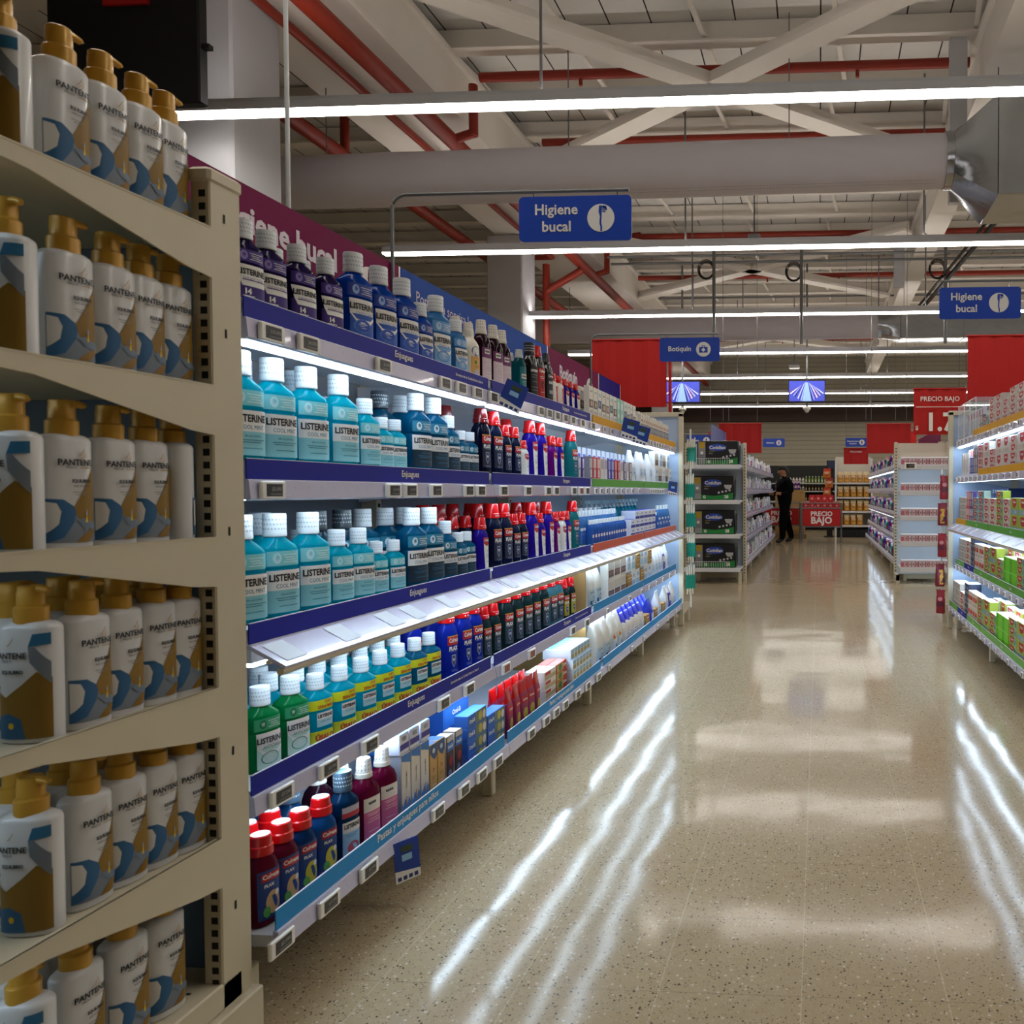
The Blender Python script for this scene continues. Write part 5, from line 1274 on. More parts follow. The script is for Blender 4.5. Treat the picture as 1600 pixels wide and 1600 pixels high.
# little blue advert cards clipped to the shelf edges
def advert(x, y, z, rz, tilt, label, w=.075, h=.105):
    t = thing('advert_card', label, 'advert card', (x, y, z), 0, 'blue advert cards on the shelf edges')
    t.rotation_euler = (tilt[0], tilt[1], rz)
    mb = MB(); mb.box(-w / 2, w / 2, -.001, .001, 0, h, ink('#1d3f9a'), 0)
    yy = -.0015
    mb.poly([(-w / 2, yy, 0), (w / 2, yy, 0), (w / 2, yy, h * .2), (-w / 2, yy, h * .3)], W)
    mb.poly([(-w * .2, yy - .0003, h * .72), (w * .25, yy - .0003, h * .72), (w * .25, yy - .0003, h * .86), (-w * .2, yy - .0003, h * .86)], ink('#3a4a2c'))
    mb.poly([(-w * .2, yy - .0003, h * .5), (w * .2, yy - .0003, h * .5), (w * .2, yy - .0003, h * .66), (-w * .2, yy - .0003, h * .66)], ink('#8fc1e6'))
    for k in range(4): mb.poly([(-w * .42 + k * w * .22, yy - .0004, h * .04), (-w * .27 + k * w * .22, yy - .0004, h * .04), (-w * .27 + k * w * .22, yy - .0004, h * .14), (-w * .42 + k * w * .22, yy - .0004, h * .14)], ink('#23357c'))
    link('printed_card', mb.mesh('printed_card', 0), t)
    c = MB(); c.box(-.012, .012, .0, .016, h * .75, h * .95, mat('clear_clip', '#cdd3da', .2, var=0, trans=.5)); link('clip', c.mesh('clip'), t)
advert(-1.19, 3.03, 1.475, math.radians(40), (0, math.radians(22)), 'tilted blue advert card on the top shelf by the maroon bottles', .09, .11)
advert(-1.17, 4.9, 1.485, math.radians(38), (0, math.radians(12)), 'tilted blue advert card on the yellow strip, nearer of two', .11, .12)
advert(-1.16, 5.14, 1.465, math.radians(34), (0, math.radians(14)), 'tilted blue advert card on the yellow strip, farther of two', .11, .12)
advert(-1.145, 2.165, .075, math.radians(52), (0, math.radians(-4)), 'blue advert card hanging below the lowest shelf strip', .07, .115)
advert(-1.19, 6.48, 1.13, math.radians(50), (0, math.radians(6)), 'small blue advert card on the green strip near the far post', .09, .11)

# ================================================================== STOCK ON THE TOOTHPASTE RACK
ZR = [b - .03 for b in TR]
TRK = 'toothpaste rack'
def stack(k, y, si, n, x=None, e=0, jit=.8, pre=''):
    h = max(v.co.z for v in KITS[k][1].vertices); d = max(v.co.y for v in KITS[k][1].vertices)
    xx = (1.168 if si < 4 else 1.118) + d + e
    for l in range(n): put(k, xx, y, ZR[si] + (h + .0005) * l, -PI / 2, TRK, si, frm='the far post', pre=pre, post=LAY[l], jit=jit)
# top shelf
for i, y in enumerate((6.72, 6.61, 6.5, 6.39, 6.28, 6.17)):
    put('toothbrush_pack', 1.24, y, ZR[0] + .006, -PI / 2, TRK, 0, frm='the far post', pre='encased')
    put('whitebrush', 1.31, y, ZR[0] + .006, -PI / 2, TRK, 0, frm='the far post', pre='encased')
for y in (5.98, 5.91): stack('greyset', y, 0, 1)
stack('pasteteal', 5.78, 0, 2)
P = lambda y0, n: [y0 - .2 * k for k in range(n)]
for i, y in enumerate(P(5.55, 6)): stack('pastered', y, 0, (4, 4, 3, 4, 4, 3)[i])
for y in (6.68, 6.6, 6.52, 6.44): stack('whitebrush', y, 1, 1); stack('toothbrush_pack', y - .03, 1, 1, e=.05, pre='back')
for y in (6.33, 6.26): stack('blueset', y, 1, 1)
for y in (6.18, 6.1): stack('greyset', y, 1, 2)
for i, y in enumerate(P(5.94, 8)): stack(('pastepink', 'twinred', 'pastepink', 'twinred', 'twinred', 'pastered', 'twinred', 'twinred')[i], y, 1, (4, 2, 3, 2, 2, 4, 2, 2)[i])
stack('greycarton', 6.73, 2, 4); stack('greycarton', 6.57, 2, 4)
for y in (6.46, 6.39): stack('pinkset', y, 2, 2)
for y in (6.32, 6.25): stack('purpleset', y, 2, 2)
for i, y in enumerate(P(6.11, 9)): stack(('pasteteal', 'pasteteal', 'pastered', 'pastered', 'pastegreen', 'pastered', 'twingreen', 'twingreen', 'pastered')[i], y, 2, (4, 5, 4, 4, 5, 4, 2, 2, 4)[i])
for i in range(7): stack('bluerow', 6.3 - i * .078, 2, 3, e=.17, pre='back')
for si in (3, 4):
    o = 0 if si == 3 else .03
    stack('greycarton', 6.74 - o, si, 4); stack('greycarton', 6.58 - o, si, 4)
    stack('pastered', 6.40 - o, si, 4 - (si == 4))
    for q in range(2): stack('navycarton', 6.26 - q * .073 - o, si, 3)
    for q in range(2): stack('pasteorange', 6.06 - q * .175 - o, si, 2)
    stack('cyanpack', 5.8 - o, si, 1, e=.12, pre='back')
    for q in range(3): stack('pastegreen' if q != 1 else 'twingreen', 5.69 - q * .2 - o, si, (4, 2, 3)[q])
    stack('limebox', 5.1 - o, si, 2); stack('limebox', 4.935 - o, si, 2)
    for i in range(3): stack('twingreen' if i % 2 else 'pastegreen', 4.75 - i * .2 - o, si, 2 + (i % 2 == 0) * 2)
    for i in range(4): stack('twingreen' if i % 2 else 'pastered', 5.6 - i * .205 - o, si, 2 + (i % 2 == 0) * 2, e=.09, pre='back')
RT = lambda n, a, b: [a - (a - b) * k / (n - 1) for k in range(n)]
for si, n, a in ((0, 16, 6.75), (1, 15, 6.75), (3, 16, 6.78), (4, 16, 6.8)):
    tags(si, RT(n, a, 4.35), TRK, 1, TR, 'the far post', 'b', red=(7,) if si == 4 else ())

# clear acrylic case on the top toothpaste shelf
ACR = mat('clear_acrylic', '#e8eef6', .03, var=0, trans=.0, alpha=.16, spec=.9)
t = thing('acrylic_case', 'clear acrylic display case over toothbrushes at the far end', 'display case', (1.16, 6.82, ZR[0]), 0)
mb = MB()
Lc, Dc, Hc = .74, .22, .27
for a in ((0, .004, -Lc, 0, 0, Hc), (Dc, Dc + .004, -Lc, 0, 0, Hc), (0, Dc, -.004, 0, 0, Hc), (0, Dc, -Lc, -Lc + .004, 0, Hc), (0, Dc, -Lc, 0, Hc, Hc + .004), (0, Dc, -Lc, 0, 0, .004)): mb.box(*a, ACR)
link('clear_walls', mb.mesh('clear_walls'), t)
mb = MB(); EW = mat('case_edge', '#f1f5fb', .2, var=0)
for y in (0, -Lc / 3, -2 * Lc / 3, -Lc):
    mb.box(-.002, .003, y - .002, y + .002, 0, Hc, EW)
for z in (.02, .11, .2, Hc): mb.box(-.003, .001, -Lc, 0, z, z + .003, EW)
link('edge_strips', mb.mesh('edge_strips'), t)

# ================================================================== BEYOND THE CROSS AISLE
# diaper end display
t = thing('end_display', 'white end display stacked with black diaper packs', 'shelving unit', (-1.72, 10.45, 0))
mb = MB(); mb.box(0, .74, .0, .02, .1, 1.78, M_BACK); link('back_panel', mb.mesh('back_panel'), t)
for x in (0, .755):
    mb = MB(); mb.box(x - .02, x + .02, -.05, .03, 0, 1.79, M_CREAM, .003); slots(mb, x - .008, x + .008, -.0506, .1, 1.74, .04); link('upright', mb.mesh('upright'), t)
DZ = [1.49, 1.047, .618, .197]
for i, z in enumerate(DZ):
    mb = MB(); mb.box(.02, .735, -.42, -.02, z - .02, z + .0, M_WHITE); mb.box(.02, .735, -.43, -.418, z - .045, z + .006, M_WHITE, .002)
    sh = link('shelf', mb.mesh('shelf'), t)
    if i in (0, 3):
        mb = MB()
        mb.tube([(.05, -.425, z + .085), (.60, -.425, z + .085)], .003, M_WHITE, 6)
        for k in range(20): mb.tube([(.05 + k * .029, -.425, z + .004), (.05 + k * .029, -.425, z + .085)], .0022, M_WHITE, 6)
        link('wire_fence', mb.mesh('wire_fence'), sh)
mb = MB()
for x in (.0, .73): mb.box(x - .02, x + .02, -.40, -.36, 0, .16, M_CREAM)
link('foot', mb.mesh('foot'), t)
DW, DH = .54, .305
dp = [('rect', -1, 1, .0, 1, ink('#141518')), ('poly', [(-1, 0), (1, 0), (1, .3), (.5, .2), (0, .16), (-.5, .2), (-1, .24)], ink('#1c7f38')), ('rect', -.98, -.62, .02, .98, ink('#8b8d90')), ('rect', -.94, -.66, .70, .97, ink('#b3952c')),
      ('ell', -.02, .73, .46, .16, ink('#2448b0')), ('text', 'Cotidian', -.02, .735, .15, W, .86, .025), ('ell', -.8, .5, .07, .06, W), ('rect', -.94, -.66, .28, .32, ink('#5a5f70')), ('rect', -.94, -.66, .36, .4, ink('#6a6f80')),
      ('rect', .55, .92, .58, .64, ink('#c9cbd0')), ('ell', .74, .55, .17, .1, ink('#aeb2b8')), ('rect', -.45, -.15, .55, .6, ink('#6f6630')), ('rect', -.45, -.25, .45, .5, ink('#70737a'))] + \
     [('ell', .28 + q * .18, .30 + q * .035, .055, .05, ink('#b9bcc2')) for q in range(4)] + [('text', 'G', -.45, .11, .12, W, None, .05), ('text', '28', .66, .12, .13, W, None, .05)]
rings = []
mb = MB()
for k, (z, fw, fd) in enumerate(((0, .97, .9), (.04, 1, 1), (.5, 1.0, 1.03), (.93, 1, .98), (.985, .97, .85), (1.0, .9, .6))):
    rings.append(ring(DW / 2 * fw, .12 * fd, 7, DH * z, 28))
mb.loft(rings, mat('diaper_film_black', '#15161a', .25, var=.1, scale=20))
droot = mb.mesh('diaper_pack', 40)
lb = MB(); flat_prims(lb, DW / 2 * .93, DH * .93, -.1242, dp, 0, .01)
sl = MB(); sl.box(DW / 2 - .02, DW / 2 + .004, -.05, .05, .05, DH - .05, ink('#23252a'))
kit('diaper', 'diaper_pack', droot, [('label', lb.mesh('label', 0)), ('carry_strap', sl.mesh('carry_strap'))])
for i, (z, x) in enumerate(zip(DZ, (-1.27, -1.33, -1.315, -1.31))):
    place('diaper', (x, 10.19, z + .004), math.radians((0, 1, -1, .5)[i]), 'black diaper pack with green base on the %s shelf of the end display' % ('top', 'second', 'third', 'lowest')[i], 'diaper pack', 'diaper packs on the end display')

# far racks on both sides of the aisle
def far_rack(name_word, xlip, rz, y0s, side):
    sh = [dict(top=b, set=.05 if i < 4 else 0, bands=[(0, 1.8, M_RAIL if side < 0 else M_WHITE, [])], led=(side > 0 and i < 4)) for i, b in enumerate((1.55, 1.22, .88, .55, .25))]
    for n, y in enumerate(y0s):
        bay('shelving_bay', 'far %s shelving beyond the cross aisle, %s bay' % (name_word, ordn(n)), (xlip, y, 0), rz, 1.86, sh, H=1.8, led=mat('led_lamp_dim', '#d4ecff', .5, var=0, emit=5), grp='far %s shelving bays' % name_word, post_end=True)
far_rack('tools and hygiene', -.98, PI / 2, [10.5, 12.36, 14.22, 16.08], -1)
far_rack('perfume and deodorant', 1.03, -PI / 2, [12.36, 14.22, 16.08, 17.94], 1)
FZ = [1.52, 1.19, .85, .52, .22]
mixL = ['greyset', 'whiteset', 'pinkset', 'hookpack', 'refill', 'blueset', 'tissuebag', 'bluepack', 'whitetub', 'navybox']
bottle('perfA', 'toiletry_bottle', .2, .034, .028, 'round', liquid('#2a1fa8', .3, .15), ('screw', .018, .03, plas('#2a1fa8')), [('rect', -.7, .7, .2, .5, ink('#5a4fd0'))])
bottle('perfB', 'toiletry_bottle', .19, .04, .03, 'round', liquid('#a01c4c', .3, .15), ('screw', .018, .03, plas('#e4d8d0')), [('rect', -.7, .7, .15, .5, ink('#d8b4bc'))])
bottle('perfC', 'toiletry_bottle', .18, .036, .03, 'round', plas('#dcdcd6'), ('screw', .02, .04, plas('#3c3a40')), [('rect', -.7, .7, .15, .5, ink('#4f7f6a'))])
bottle('perfD', 'toiletry_bottle', .21, .034, .028, 'round', liquid('#5a2a78', .3, .15), ('screw', .018, .03, plas('#e0a0b8')), [('rect', -.7, .7, .2, .5, ink('#c9a0c8'))])
bottle('perfE', 'toiletry_bottle', .17, .038, .03, 'round', liquid('#55c0b4', .4, .25), ('screw', .02, .03, plas('#d8efe8')), [('rect', -.7, .7, .2, .5, ink('#a8dcd2'))])
bottle('perfF', 'toiletry_bottle', .19, .03, .03, 'spray', plas('#23262c'), ('screw', .012, .03, plas('#c8432e')), [('rect', -.8, .8, .1, .45, ink('#8a2f30'))])
DESC.update(perfA='indigo toiletry bottle', perfB='crimson toiletry bottle', perfC='dark-capped white toiletry bottle', perfD='pink-capped purple toiletry bottle', perfE='mint toiletry bottle', perfF='red-capped black toiletry can')
mixR = ['perfA', 'perfB', 'perfC', 'perfD', 'perfE', 'perfF']
for si in range(5):
    y = 10.62; q = 0
    while y < 17.7:
        k = mixL[(q * 7 + si * 3 + q // 4) % len(mixL)]
        n = 1
        put(k, -1.08 if si < 4 else -1.04, y, FZ[si], PI / 2, 'far hygiene rack', si, frm='the diaper display', jit=9)
        y += RND.uniform(.13, .26); q += 1
    y = 10.75; q = 0
    while y < 17.7:
        k = mixR[(q // 2 * 5 + si * 2) % 6]
        put(k, 1.13 if si < 4 else 1.09, y, FZ[si], -PI / 2, 'far perfume rack', si, frm='the white shelves', jit=5)
        y += RND.uniform(.11, .2); q += 1
header('grey-blue header board above the far hygiene rack', 11.2, 12.9, mat('board_grey_blue', '#5d6fa4', .5, var=.02), (), None, (-1.5, 1.8), .3)
header('maroon and navy header board above the far perfume rack', 10.8, 13.2, MAG, (), None, (1.6, 1.8), .2, -1)

# white end shelves with printed fronts
t = thing('end_display', 'white nearly empty end shelves with printed pink fronts', 'shelving unit', (.98, 10.45, 0))
mb = MB(); mb.box(.02, .64, 0, .02, .1, 1.78, mat('end_back_white', '#d3dfe9', .5, var=.03)); mb.box(.02, .64, -.01, .0, 1.58, 1.78, mat('end_head_cream', '#d6d0bf', .5, var=.03)); link('back_panel', mb.mesh('back_panel'), t)
for x in (.0, .66):
    mb = MB(); mb.box(x - .02, x + .02, -.05, .03, 0, 1.79, M_CREAM, .003); slots(mb, x - .008, x + .008, -.0506, .1, 1.74, .04); link('upright', mb.mesh('upright'), t)
    mb = MB(); mb.box(x - .02, x + .02, -.36, .0, .05, .12, M_CREAM); mb.box(x - .02, x + .02, -.36, -.31, 0, .12, M_CREAM); link('foot', mb.mesh('foot'), t)
PINKB, DRED, PAL = ink('#d6b4be'), ink('#6a3a48'), ink('#dccdd3')
for i, z in enumerate((1.49, 1.17, .86, .54, .22)):
    mb = MB(); mb.box(.02, .64, -.40, -.01, z - .025, z, M_WHITE); mb.box(.02, .64, -.41, -.398, z - .06, z + .0, M_WHITE, .003); sh = link('shelf', mb.mesh('shelf'), t)
    mb = MB(); mb.box(.025, .635, -.404, -.400, z, z + .075, PINKB)
    for k in range(13):
        x = .085 + k * .043
        mb.poly([(x, -.4045, z + .008), (x + .03, -.4045, z + .008), (x + .03, -.4045, z + .068), (x, -.4045, z + .068)], PAL if k % 3 else ink('#c9a0aa'))
        mb.poly([(x + .031, -.4046, z + .005), (x + .039, -.4046, z + .005), (x + .039, -.4046, z + .07), (x + .031, -.4046, z + .07)], DRED)
        mb.poly([(x + .015 + .009 * math.cos(2 * PI * q / 10), -.4048, z + .038 + .015 * math.sin(2 * PI * q / 10)) for q in range(10)], ink('#a8707e'))
    mb.poly([(.03, -.4047, z + .01), (.07, -.4047, z + .01), (.07, -.4047, z + .06), (.03, -.4047, z + .06)], ink('#c8707a'))
    link('printed_strip', mb.mesh('printed_strip', 0), sh)
    mb = MB(); mb.tube([(.03 + k * .0305, -.39 + .012 * (k % 2), z + .085) for k in range(21)], .012, mat('scalloped_white', '#e2e4ea', .4), 8); link('scalloped_edge', mb.mesh('scalloped_edge', 60), sh)
    mb = MB(); mb.box(.05, .61, -.37, -.34, z - .04, z - .026, mat('led_lamp_soft', '#dcefff', .5, var=0, emit=6)); link('light_tube', mb.mesh('light_tube'), sh)
o = place('taga2', (1.12, 10.02, 1.475), 0, 'white price card clipped to the top of the white end shelves', 'price tag')
o.scale = (1.9, 1, 1.9)

# clip strips with hanging packs on the outer sides of the near racks
kit_p = [('rect', -.9, .9, .0, .62, mat('glove_green', '#067c66', .45, var=.08, scale=30)), ('ell', 0, .3, .5, .09, ink('#0b9a80'))]
mb = MB(); mb.box(-.045, .045, -.008, .008, 0, .13, MATS['glove_green'], .004)
h = MB()
for k in range(4): h.tube([(-.03 + k * .02, 0, .12), (-.034 + k * .022, -.004, .17), (-.036 + k * .024, 0, .2 + .012 * (k % 2))], [.009, .009, .005], plas('#d9d4c6'), 8)
b2 = MB()
for k in range(3): b2.tube([(-.025 + k * .022, 0, .01), (-.03 + k * .026, -.004, -.045)], [.009, .006], plas('#d4c9b0'), 8)
kit('gloves', 'glove_pack', mb.mesh('glove_pack', 30), [('glove_fingers', h.mesh('glove_fingers', 60)), ('glove_cuffs', b2.mesh('glove_cuffs', 60))])
pouch('snack', 'snack_packet', .075, .04, .2, ink('#8f1c26'), [('rect', -.8, .8, .3, .5, ink('#5c1a2e')), ('ell', 0, .62, .5, .08, ink('#c98a8e'))])
pouch('snackgold', 'snack_packet', .08, .045, .19, ink('#7a1f30'), [('rect', -.4, .5, .1, .75, ink('#c49a3a')), ('ell', .5, .3, .3, .1, ink('#3f1a3a'))])
for side, key, xs, zs, lb_, nm in ((-1, 'gloves', -1.115, (1.42, 1.12, .84, .58, .30), 'teal glove pack', 'mouthwash'), (1, 'snack', 1.045, (1.1, .86, .60, .36, .14), 'dark red snack packet', 'toothpaste')):
    t = thing('clip_strip', 'thin white clip strip hanging at the far corner of the %s rack' % nm, 'clip strip', (xs, 6.955, .15))
    mb = MB(); mb.box(-.008, .008, -.001, .001, 0, 1.55 if side < 0 else 1.2, plas('#e0ded6')); link('strip', mb.mesh('strip'), t)
    for z in zs:
        mb = MB(); mb.tube([(0, -.001, z + .05), (0, -.03, z + .055)], .002, M_ROD, 6); link('hook', mb.mesh('hook'), t)
    for i, z in enumerate(zs):
        place(key if side < 0 or i % 2 == 0 else 'snackgold', (xs + (RND.uniform(-.01, .012) if side < 0 else RND.uniform(-.02, .02)), 6.93 + RND.uniform(-.004, .0), z + RND.uniform(-.02, .02)), math.radians(RND.uniform(-35, 35)), '%s hanging on the clip strip, %s from the top' % (lb_, ordn(i)), 'pack', '%ss on the clip strip' % lb_)

# ------------------------------------------------------------------ promotional bins
def bin_(x0, x1, y, label, text=True, boxes=0):
    t = thing('promotion_bin', label, 'bin', (x0, y, 0), 0, 'red promotion bins'); w = x1 - x0; d = .6
    mb = MB()
    for x in (0, w):
        for yy in (0, d): mb.tube([(x, yy, 0), (x, yy, .9)], .014, M_ROD, 8)
    for z in (.36, .78, .9):
        mb.tube([(0, 0, z), (w, 0, z), (w, d, z), (0, d, z), (0, 0, z)], .011, M_ROD, 8)
    for k in range(1, 16):
        mb.tube([(w * k / 16, -.0, .78), (w * k / 16, 0, .9)], .003, M_ROD, 6)
    link('tube_frame', mb.mesh('tube_frame'), t)
    mb = MB(); mb.box(.02, w - .02, -.016, -.006, .385, .765, M_RED)
    mb.text('PRECIO', .105, lambda a, b: (w / 2 + a, -.0165, .66 + b), M_WH, .02, w * .64); mb.text('BAJO', .15, lambda a, b: (w / 2 + a, -.0165, .49 + b), M_WH, .03, w * .64)
    link('red_panel', mb.mesh('red_panel', 0), t)
    mb = MB(); mb.box(.01, w - .01, .01, d - .01, .74, .76, M_GALV); link('tray', mb.mesh('tray'), t)
    return t
bin_(-.39, .50, 18.2, 'red PRECIO BAJO bin with tube frame, in the middle of the back')
bin_(-1.3, -.45, 18.75, 'red bin partly hidden behind the person in black')
carton('redcan', 'red_carton', .13, .1, .16, mat('red_carton_face', '#bf141a', .4, var=.05), [('rect', -.6, .6, .2, .8, ink('#d23a38')), ('rect', -.3, .3, .4, .6, ink('#e4b0a8'))], ink('#c9252a'))
q = 0
for lay, (n, x0) in enumerate(((6, -.3), (4, -.16))):
    for k in range(n):
        for r in range(2):
            place('redcan', (x0 + k * .14, 18.34 + r * .2, .762 + lay * .1605), 0, lab('red carton in the bin%s' % (', upper layer' if lay else ''), '%s row' % ('front' if r == 0 else 'rear'), 'the person'), 'carton', 'red cartons in the promotion bin')
# cardboard boxes and purple bottles behind the person
carton('bigbox', 'cardboard_box', .36, .3, .27, KRAFT, [('rect', .3, .5, .7, .76, ink('#6f522c')), ('rect', .6, .8, .7, .76, ink('#6f522c')), ('rect', -1, 1, .94, .96, ink('#8a6a3c'))])
mb = MB(); mb.box(-.42, .42, -.3, .3, 0, .12, mat('pallet_wood', '#8c7450', .8, var=.15, scale=8)); o = link('pallet', mb.mesh('pallet')); o.location = (-.72, 20.0, 0); tag(o, 'wooden pallet under the cardboard boxes behind the person', 'pallet')
for i in range(4):
    for k in range(2): place('bigbox', (-.90 + k * .37, 20.0, .121 + i * .2705), 0, 'brown cardboard box on the pallet, %s up, stack nearer the %s' % (ordn(i), 'person' if k == 0 else 'bin'), 'box', 'cardboard boxes on the pallet')
for k in range(8):
    place('perfD', (-1.05 + k * .078, 19.95, 1.204), 0, 'pink-capped purple bottle on the cardboard boxes, %s from the far hygiene rack' % ordn(k), 'bottle', 'purple bottles on the cardboard boxes')

# bread rack
t = thing('bread_rack', 'white rack of golden bread bags at the back', 'rack', (.42, 20.9, 0))
mb = MB(); mb.box(0, .9, 0, .03, 0, 2.05, mat('rack_back_beige', '#c9c2b2', .6, var=.04)); link('back_panel', mb.mesh('back_panel'), t)
for x in (0, .9):
    mb = MB(); mb.box(x - .02, x + .02, -.5, .03, 0, 2.0 if x == 0 else 2.0, M_WHITE); link('side_panel', mb.mesh('side_panel'), t)
BZ = [1.385, 1.02, .665, .31]
for z in BZ:
    mb = MB(); mb.box(.02, .88, -.52, 0, z - .04, z, M_WHITE); link('shelf', mb.mesh('shelf'), t)
mb = MB(); mb.box(0, .9, -.45, 0, 0, .2, M_BLACK); link('plinth', mb.mesh('plinth'), t)
pouch('bread', 'bread_bag', .15, .1, .27, mat('bread_film', '#b87f2c', .3, var=.25, scale=30), [('ell', 0, .55, .55, .12, ink('#dfd3bf')), ('ell', .1, .2, .6, .08, ink('#d8a94a'))], mat('bread_film_clear', '#d8c49a', .25, var=.2, scale=30))
for si, z in enumerate(BZ):
    for k in range(5):
        if si == 3 and k == 4: continue
        place('bread', (.53 + k * .165, 20.5, z + .001), math.radians(RND.uniform(-8, 8)), 'golden bread bag on the %s rack shelf, %s from the bins' % (('top', 'second', 'third', 'lowest')[si], ordn(k)), 'bag', 'bread bags on the rack')
# strip of snack bags hanging beside the bread rack
pouch('chips', 'snack_bag', .2, .08, .24, mat('snack_foil', '#c4702a', .3, var=.3, scale=14), [('ell', 0, .55, .55, .12, ink('#c8b0a0')), ('ell', .1, .3, .4, .08, ink('#b83a1e'))], mat('snack_foil_top', '#b8321e', .3, var=.2))
t = thing('snack_stand', 'slim dark stand of hanging snack bags beside the bread rack', 'stand', (.24, 20.62, 0))
mb = MB(); mb.box(-.05, .1, -.02, .02, 0, 1.95, M_BLACK); mb.box(-.12, .11, -.15, .15, 0, .03, M_BLACK); link('post', mb.mesh('post'), t)
mb = MB(); mb.box(-.02, .16, -.03, -.021, 1.75, 1.95, ink('#2a3350')); link('sign_card', mb.mesh('sign_card'), t)
for k in range(4): place('chips', (.2 + .05 * (k % 2), 20.54, 1.5 - k * .24), math.radians(-20 + 25 * (k % 2)), 'foil snack bag on the slim stand, %s from the top' % ordn(k), 'bag', 'snack bags on the stand')

# dark wall shelving at the very back with bottles
t = thing('wall_shelving', 'dark wall shelving with rows of bottles at the very back', 'shelving unit', (-3.6, 24.55, 0))
for z in (1.42, 1.18, .88, .58, .3):
    mb = MB(); mb.box(0, 4.3, -.4, 0, z - .03, z, mat('dark_shelf', '#2b2c2a', .6, var=.1)); mb.box(0, 4.3, -.41, -.4, z - .035, z + .0, mat('shelf_lip_pale', '#a9aca6', .5)); link('shelf', mb.mesh('shelf'), t)
bottle('greenb', 'small_bottle', .2, .03, .03, 'round', liquid('#7f9f4a', .4, .2), ('screw', .014, .03, plas('#c9d3a0')), [('rect', -.7, .7, .15, .5, ink('#c9cfa0'))])
bottle('amberb', 'small_bottle', .19, .03, .03, 'round', liquid('#6a4a2a', .4, .2), ('screw', .014, .03, plas('#3a2f28')), [('rect', -.7, .7, .15, .5, ink('#b9a888'))])
bottle('whiteb', 'small_bottle', .16, .034, .03, 'round', plas('#d6d2c8'), ('screw', .02, .03, plas('#b9b4aa')), [('rect', -.7, .7, .15, .5, ink('#8a8a86'))])
DESC.update(greenb='pale green bottle', amberb='amber bottle', whiteb='white jar bottle')
for si, z in enumerate((1.42, 1.18, .88, .58)):
    for k in range(16):
        kk = (('whiteb', 'greenb'), ('whiteb', 'amberb'), ('amberb', 'amberb'), ('greenb', 'whiteb'))[si][k // 8]
        put(kk, -1.15 + k * .095, 24.3, z, 0, 'dark wall', si, frm='the bread rack side' if False else 'the pallet')

# ================================================================== PERSON
def skin_body(verts, edges, radii, root, name, level=2):
    me = bpy.data.meshes.new(name); me.from_pydata(verts, edges, [])
    o = bpy.data.objects.new(name, me); COL.objects.link(o)
    md = o.modifiers.new('skin', 'SKIN')
    sv = me.skin_vertices[0].data
    for i, r in enumerate(radii):
        sv[i].radius = r if isinstance(r, tuple) else (r, r)
        sv[i].use_root = (i == root)
    sb = o.modifiers.new('sub', 'SUBSURF'); sb.levels = level; sb.render_levels = level
    dg = bpy.context.evaluated_depsgraph_get()
    nm = bpy.data.meshes.new_from_object(o.evaluated_get(dg))
    bpy.data.objects.remove(o)
    nm.polygons.foreach_set('use_smooth', [True] * len(nm.polygons))
    return nm
# local: faces -x (towards the shelves), z up, feet at z = 0
V = [(0, 0, .93), (.005, 0, 1.08), (.0, 0, 1.24), (.015, 0, 1.38), (.01, 0, 1.47), (-.015, 0, 1.53), (-.03, 0, 1.60), (-.035, 0, 1.67),           # spine, neck, head 0-7
     (.0, -.095, .90), (-.08, -.11, .50), (-.09, -.12, .10), (-.16, -.13, .045), (-.25, -.135, .03),                                              # near leg 8-12
     (.03, .095, .90), (.11, .10, .50), (.23, .11, .10), (.18, .12, .045), (.09, .125, .03),                                                     # far leg 13-17
     (.02, -.17, 1.40), (.06, -.235, 1.17), (-.12, -.215, 1.10), (-.19, -.19, 1.115),                                                            # near arm 18-21
     (.02, .17, 1.40), (.05, .235, 1.17), (-.13, .17, 1.10), (-.20, .13, 1.115)]                                                                 # far arm 22-25
E_ = [(0, 1), (1, 2), (2, 3), (3, 4), (4, 5), (5, 6), (6, 7), (0, 8), (8, 9), (9, 10), (10, 11), (11, 12), (0, 13), (13, 14), (14, 15), (15, 16), (16, 17), (3, 18), (18, 19), (19, 20), (20, 21), (3, 22), (22, 23), (23, 24), (24, 25)]
Rr = [(.15, .175), (.145, .175), (.155, .2), (.14, .19), (.065, .07), (.055, .055), (.095, .08), (.075, .065),
      .12, .09, .062, .055, .04, .12, .09, .062, .055, .04, .085, .068, .052, .032, .085, .068, .052, .032]
# fingers and thumb, on both hands
for hand, (hx, hy, hz) in ((21, (-.19, -.19, 1.115)), (25, (-.20, .13, 1.115))):
    for k in range(5):
        a = (k - 2) * .017
        if k == 4: p1, p2 = (hx - .02, hy + (.03 if hand == 21 else -.03), hz + .02), (hx - .05, hy + (.045 if hand == 21 else -.045), hz + .03)
        else:
            ln = (.075, .085, .08, .065)[k]
            p1, p2 = (hx - ln * .55, hy, hz + a + .012), (hx - ln, hy + (.02 if hand == 21 else -.02), hz + a)
        i = len(V); V += [p1, p2]; E_ += [(hand, i), (i, i + 1)]; Rr += [.0105, .0085]
body = skin_body(V, E_, Rr, 0, 'person')
SKIN = mat('skin', '#9c6a4c', .5, var=.05); CLO = mat('black_cloth', '#060607', .9, var=.15, scale=14, spec=.1); SHO = mat('shoe_black', '#101012', .5); HAIR = mat('hair_dark', '#15100d', .7, var=.2, scale=40)
for m in (CLO, SKIN, SHO): body.materials.append(m)
for p in body.polygons:
    c = p.center
    if c.z > 1.505: i = 1
    elif c.x < -.175 and 1.0 < c.z < 1.22: i = 1
    elif c.z < .085: i = 2
    else: i = 0
    p.material_index = i
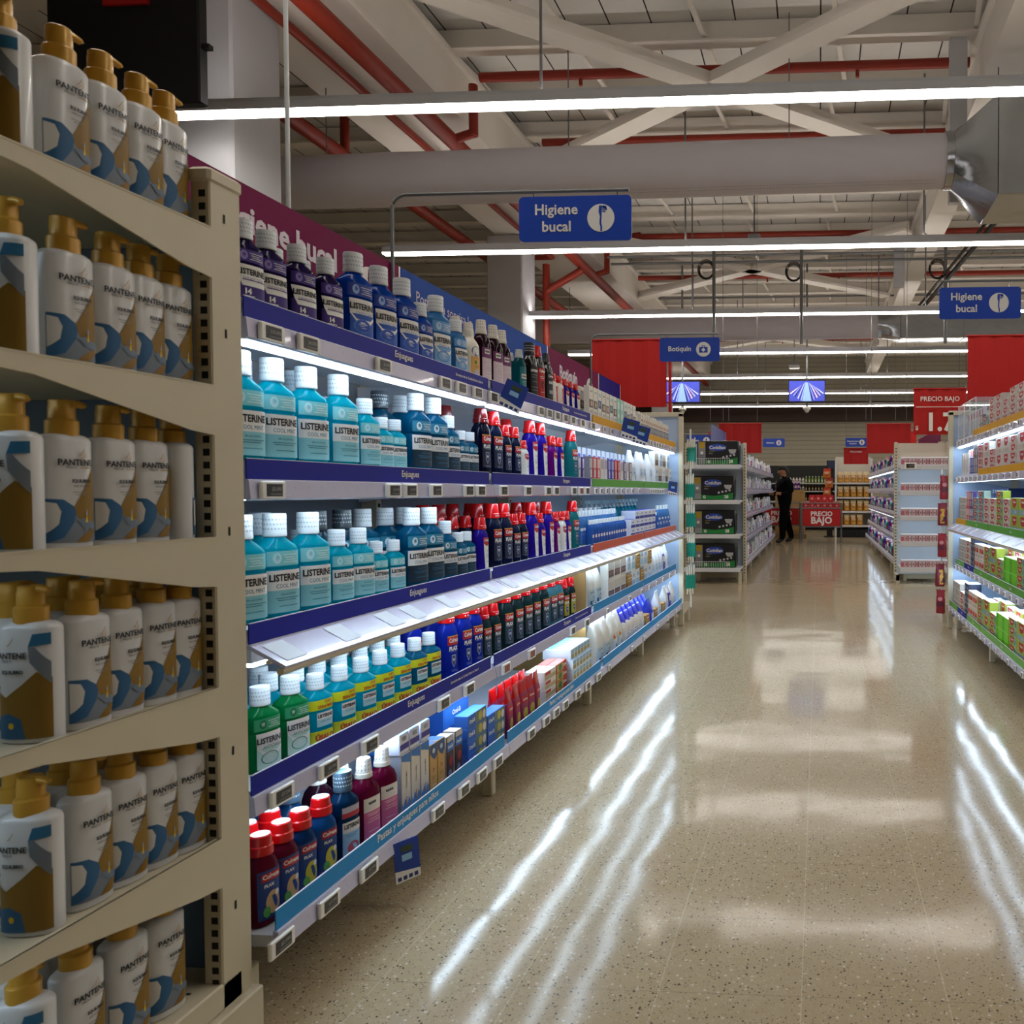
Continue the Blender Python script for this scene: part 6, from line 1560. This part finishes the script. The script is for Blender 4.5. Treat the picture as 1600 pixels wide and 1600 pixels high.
per = link('person', body)
per.location = (-.80, 18.35, .0); per.rotation_euler = (0, 0, math.radians(28))
tag(per, 'person in black clothes standing by the far shelves, arms bent forward', 'person')
zmin = min(v.co.z for v in body.vertices); per.location.z = -zmin; per.scale = (1.12, 1.12, 1)
mb = MB(); rr = []
for z, a, b, cx in ((1.60, .078, .088, .035), (1.65, .098, .088, .0), (1.69, .096, .084, -.022), (1.725, .085, .074, -.028), (1.745, .05, .045, -.028)):
    rr.append(ring(a, b, 2, z, 20, cx, 0))
mb.loft(rr, HAIR); link('hair', mb.mesh('hair', 70), per)
mb = MB()
mb.loft([ring(.014, .011, 2, 1.585, 10, -.128, 0), ring(.018, .014, 2, 1.60, 10, -.13, 0), ring(.008, .009, 2, 1.63, 10, -.118, 0)], SKIN)
for s in (-1, 1):
    mb.loft([ring(.016, .006, 2, 1.585, 10, -.03, s * .082), ring(.02, .009, 2, 1.61, 10, -.025, s * .084), ring(.013, .006, 2, 1.635, 10, -.022, s * .082)], SKIN)
    mb.loft([ring(.004, .012, 2, 1.62, 8, -.116, s * .032), ring(.006, .014, 2, 1.627, 8, -.116, s * .032), ring(.003, .01, 2, 1.634, 8, -.116, s * .032)], ink('#1c1512'))
mb.loft([ring(.004, .022, 2, 1.55, 10, -.112, 0), ring(.006, .024, 2, 1.556, 10, -.113, 0), ring(.003, .02, 2, 1.562, 10, -.112, 0)], ink('#7a4034'))
link('face_features', mb.mesh('face_features', 60), per)

# ================================================================== CAMERA AND LIGHT
cam = bpy.data.cameras.new('camera')
co = bpy.data.objects.new('camera', cam); COL.objects.link(co)
cam.sensor_width = 36.0; cam.sensor_fit = 'HORIZONTAL'
cam.lens = 36.0 * 1260 / 1600
cam.shift_x = (800 - 1205) / 1600.0
co.location = (0, 0, 1.16)
co.rotation_euler = (math.radians(90 - 1.4548), 0, math.radians(3.4053))
cam.dof.use_dof = True; cam.dof.focus_distance = 4.5; cam.dof.aperture_fstop = 8.0
cam.clip_start = .05; cam.clip_end = 100
SC.camera = co
w = bpy.data.worlds.new('world'); SC.world = w; w.use_nodes = True
w.node_tree.nodes['Background'].inputs[0].default_value = (.5, .55, .6, 1)
w.node_tree.nodes['Background'].inputs[1].default_value = .05
vs = SC.view_settings
vs.view_transform = 'Standard'; vs.look = 'None'; vs.gamma = 1.0; vs.exposure = 0.22; vs.use_curve_mapping = False
cy = SC.cycles
cy.max_bounces = 7; cy.diffuse_bounces = 4; cy.glossy_bounces = 3; cy.transmission_bounces = 5; cy.transparent_max_bounces = 8
cy.caustics_reflective = False; cy.caustics_refractive = False
cy.sample_clamp_indirect = 6.0
cy.use_denoising = True
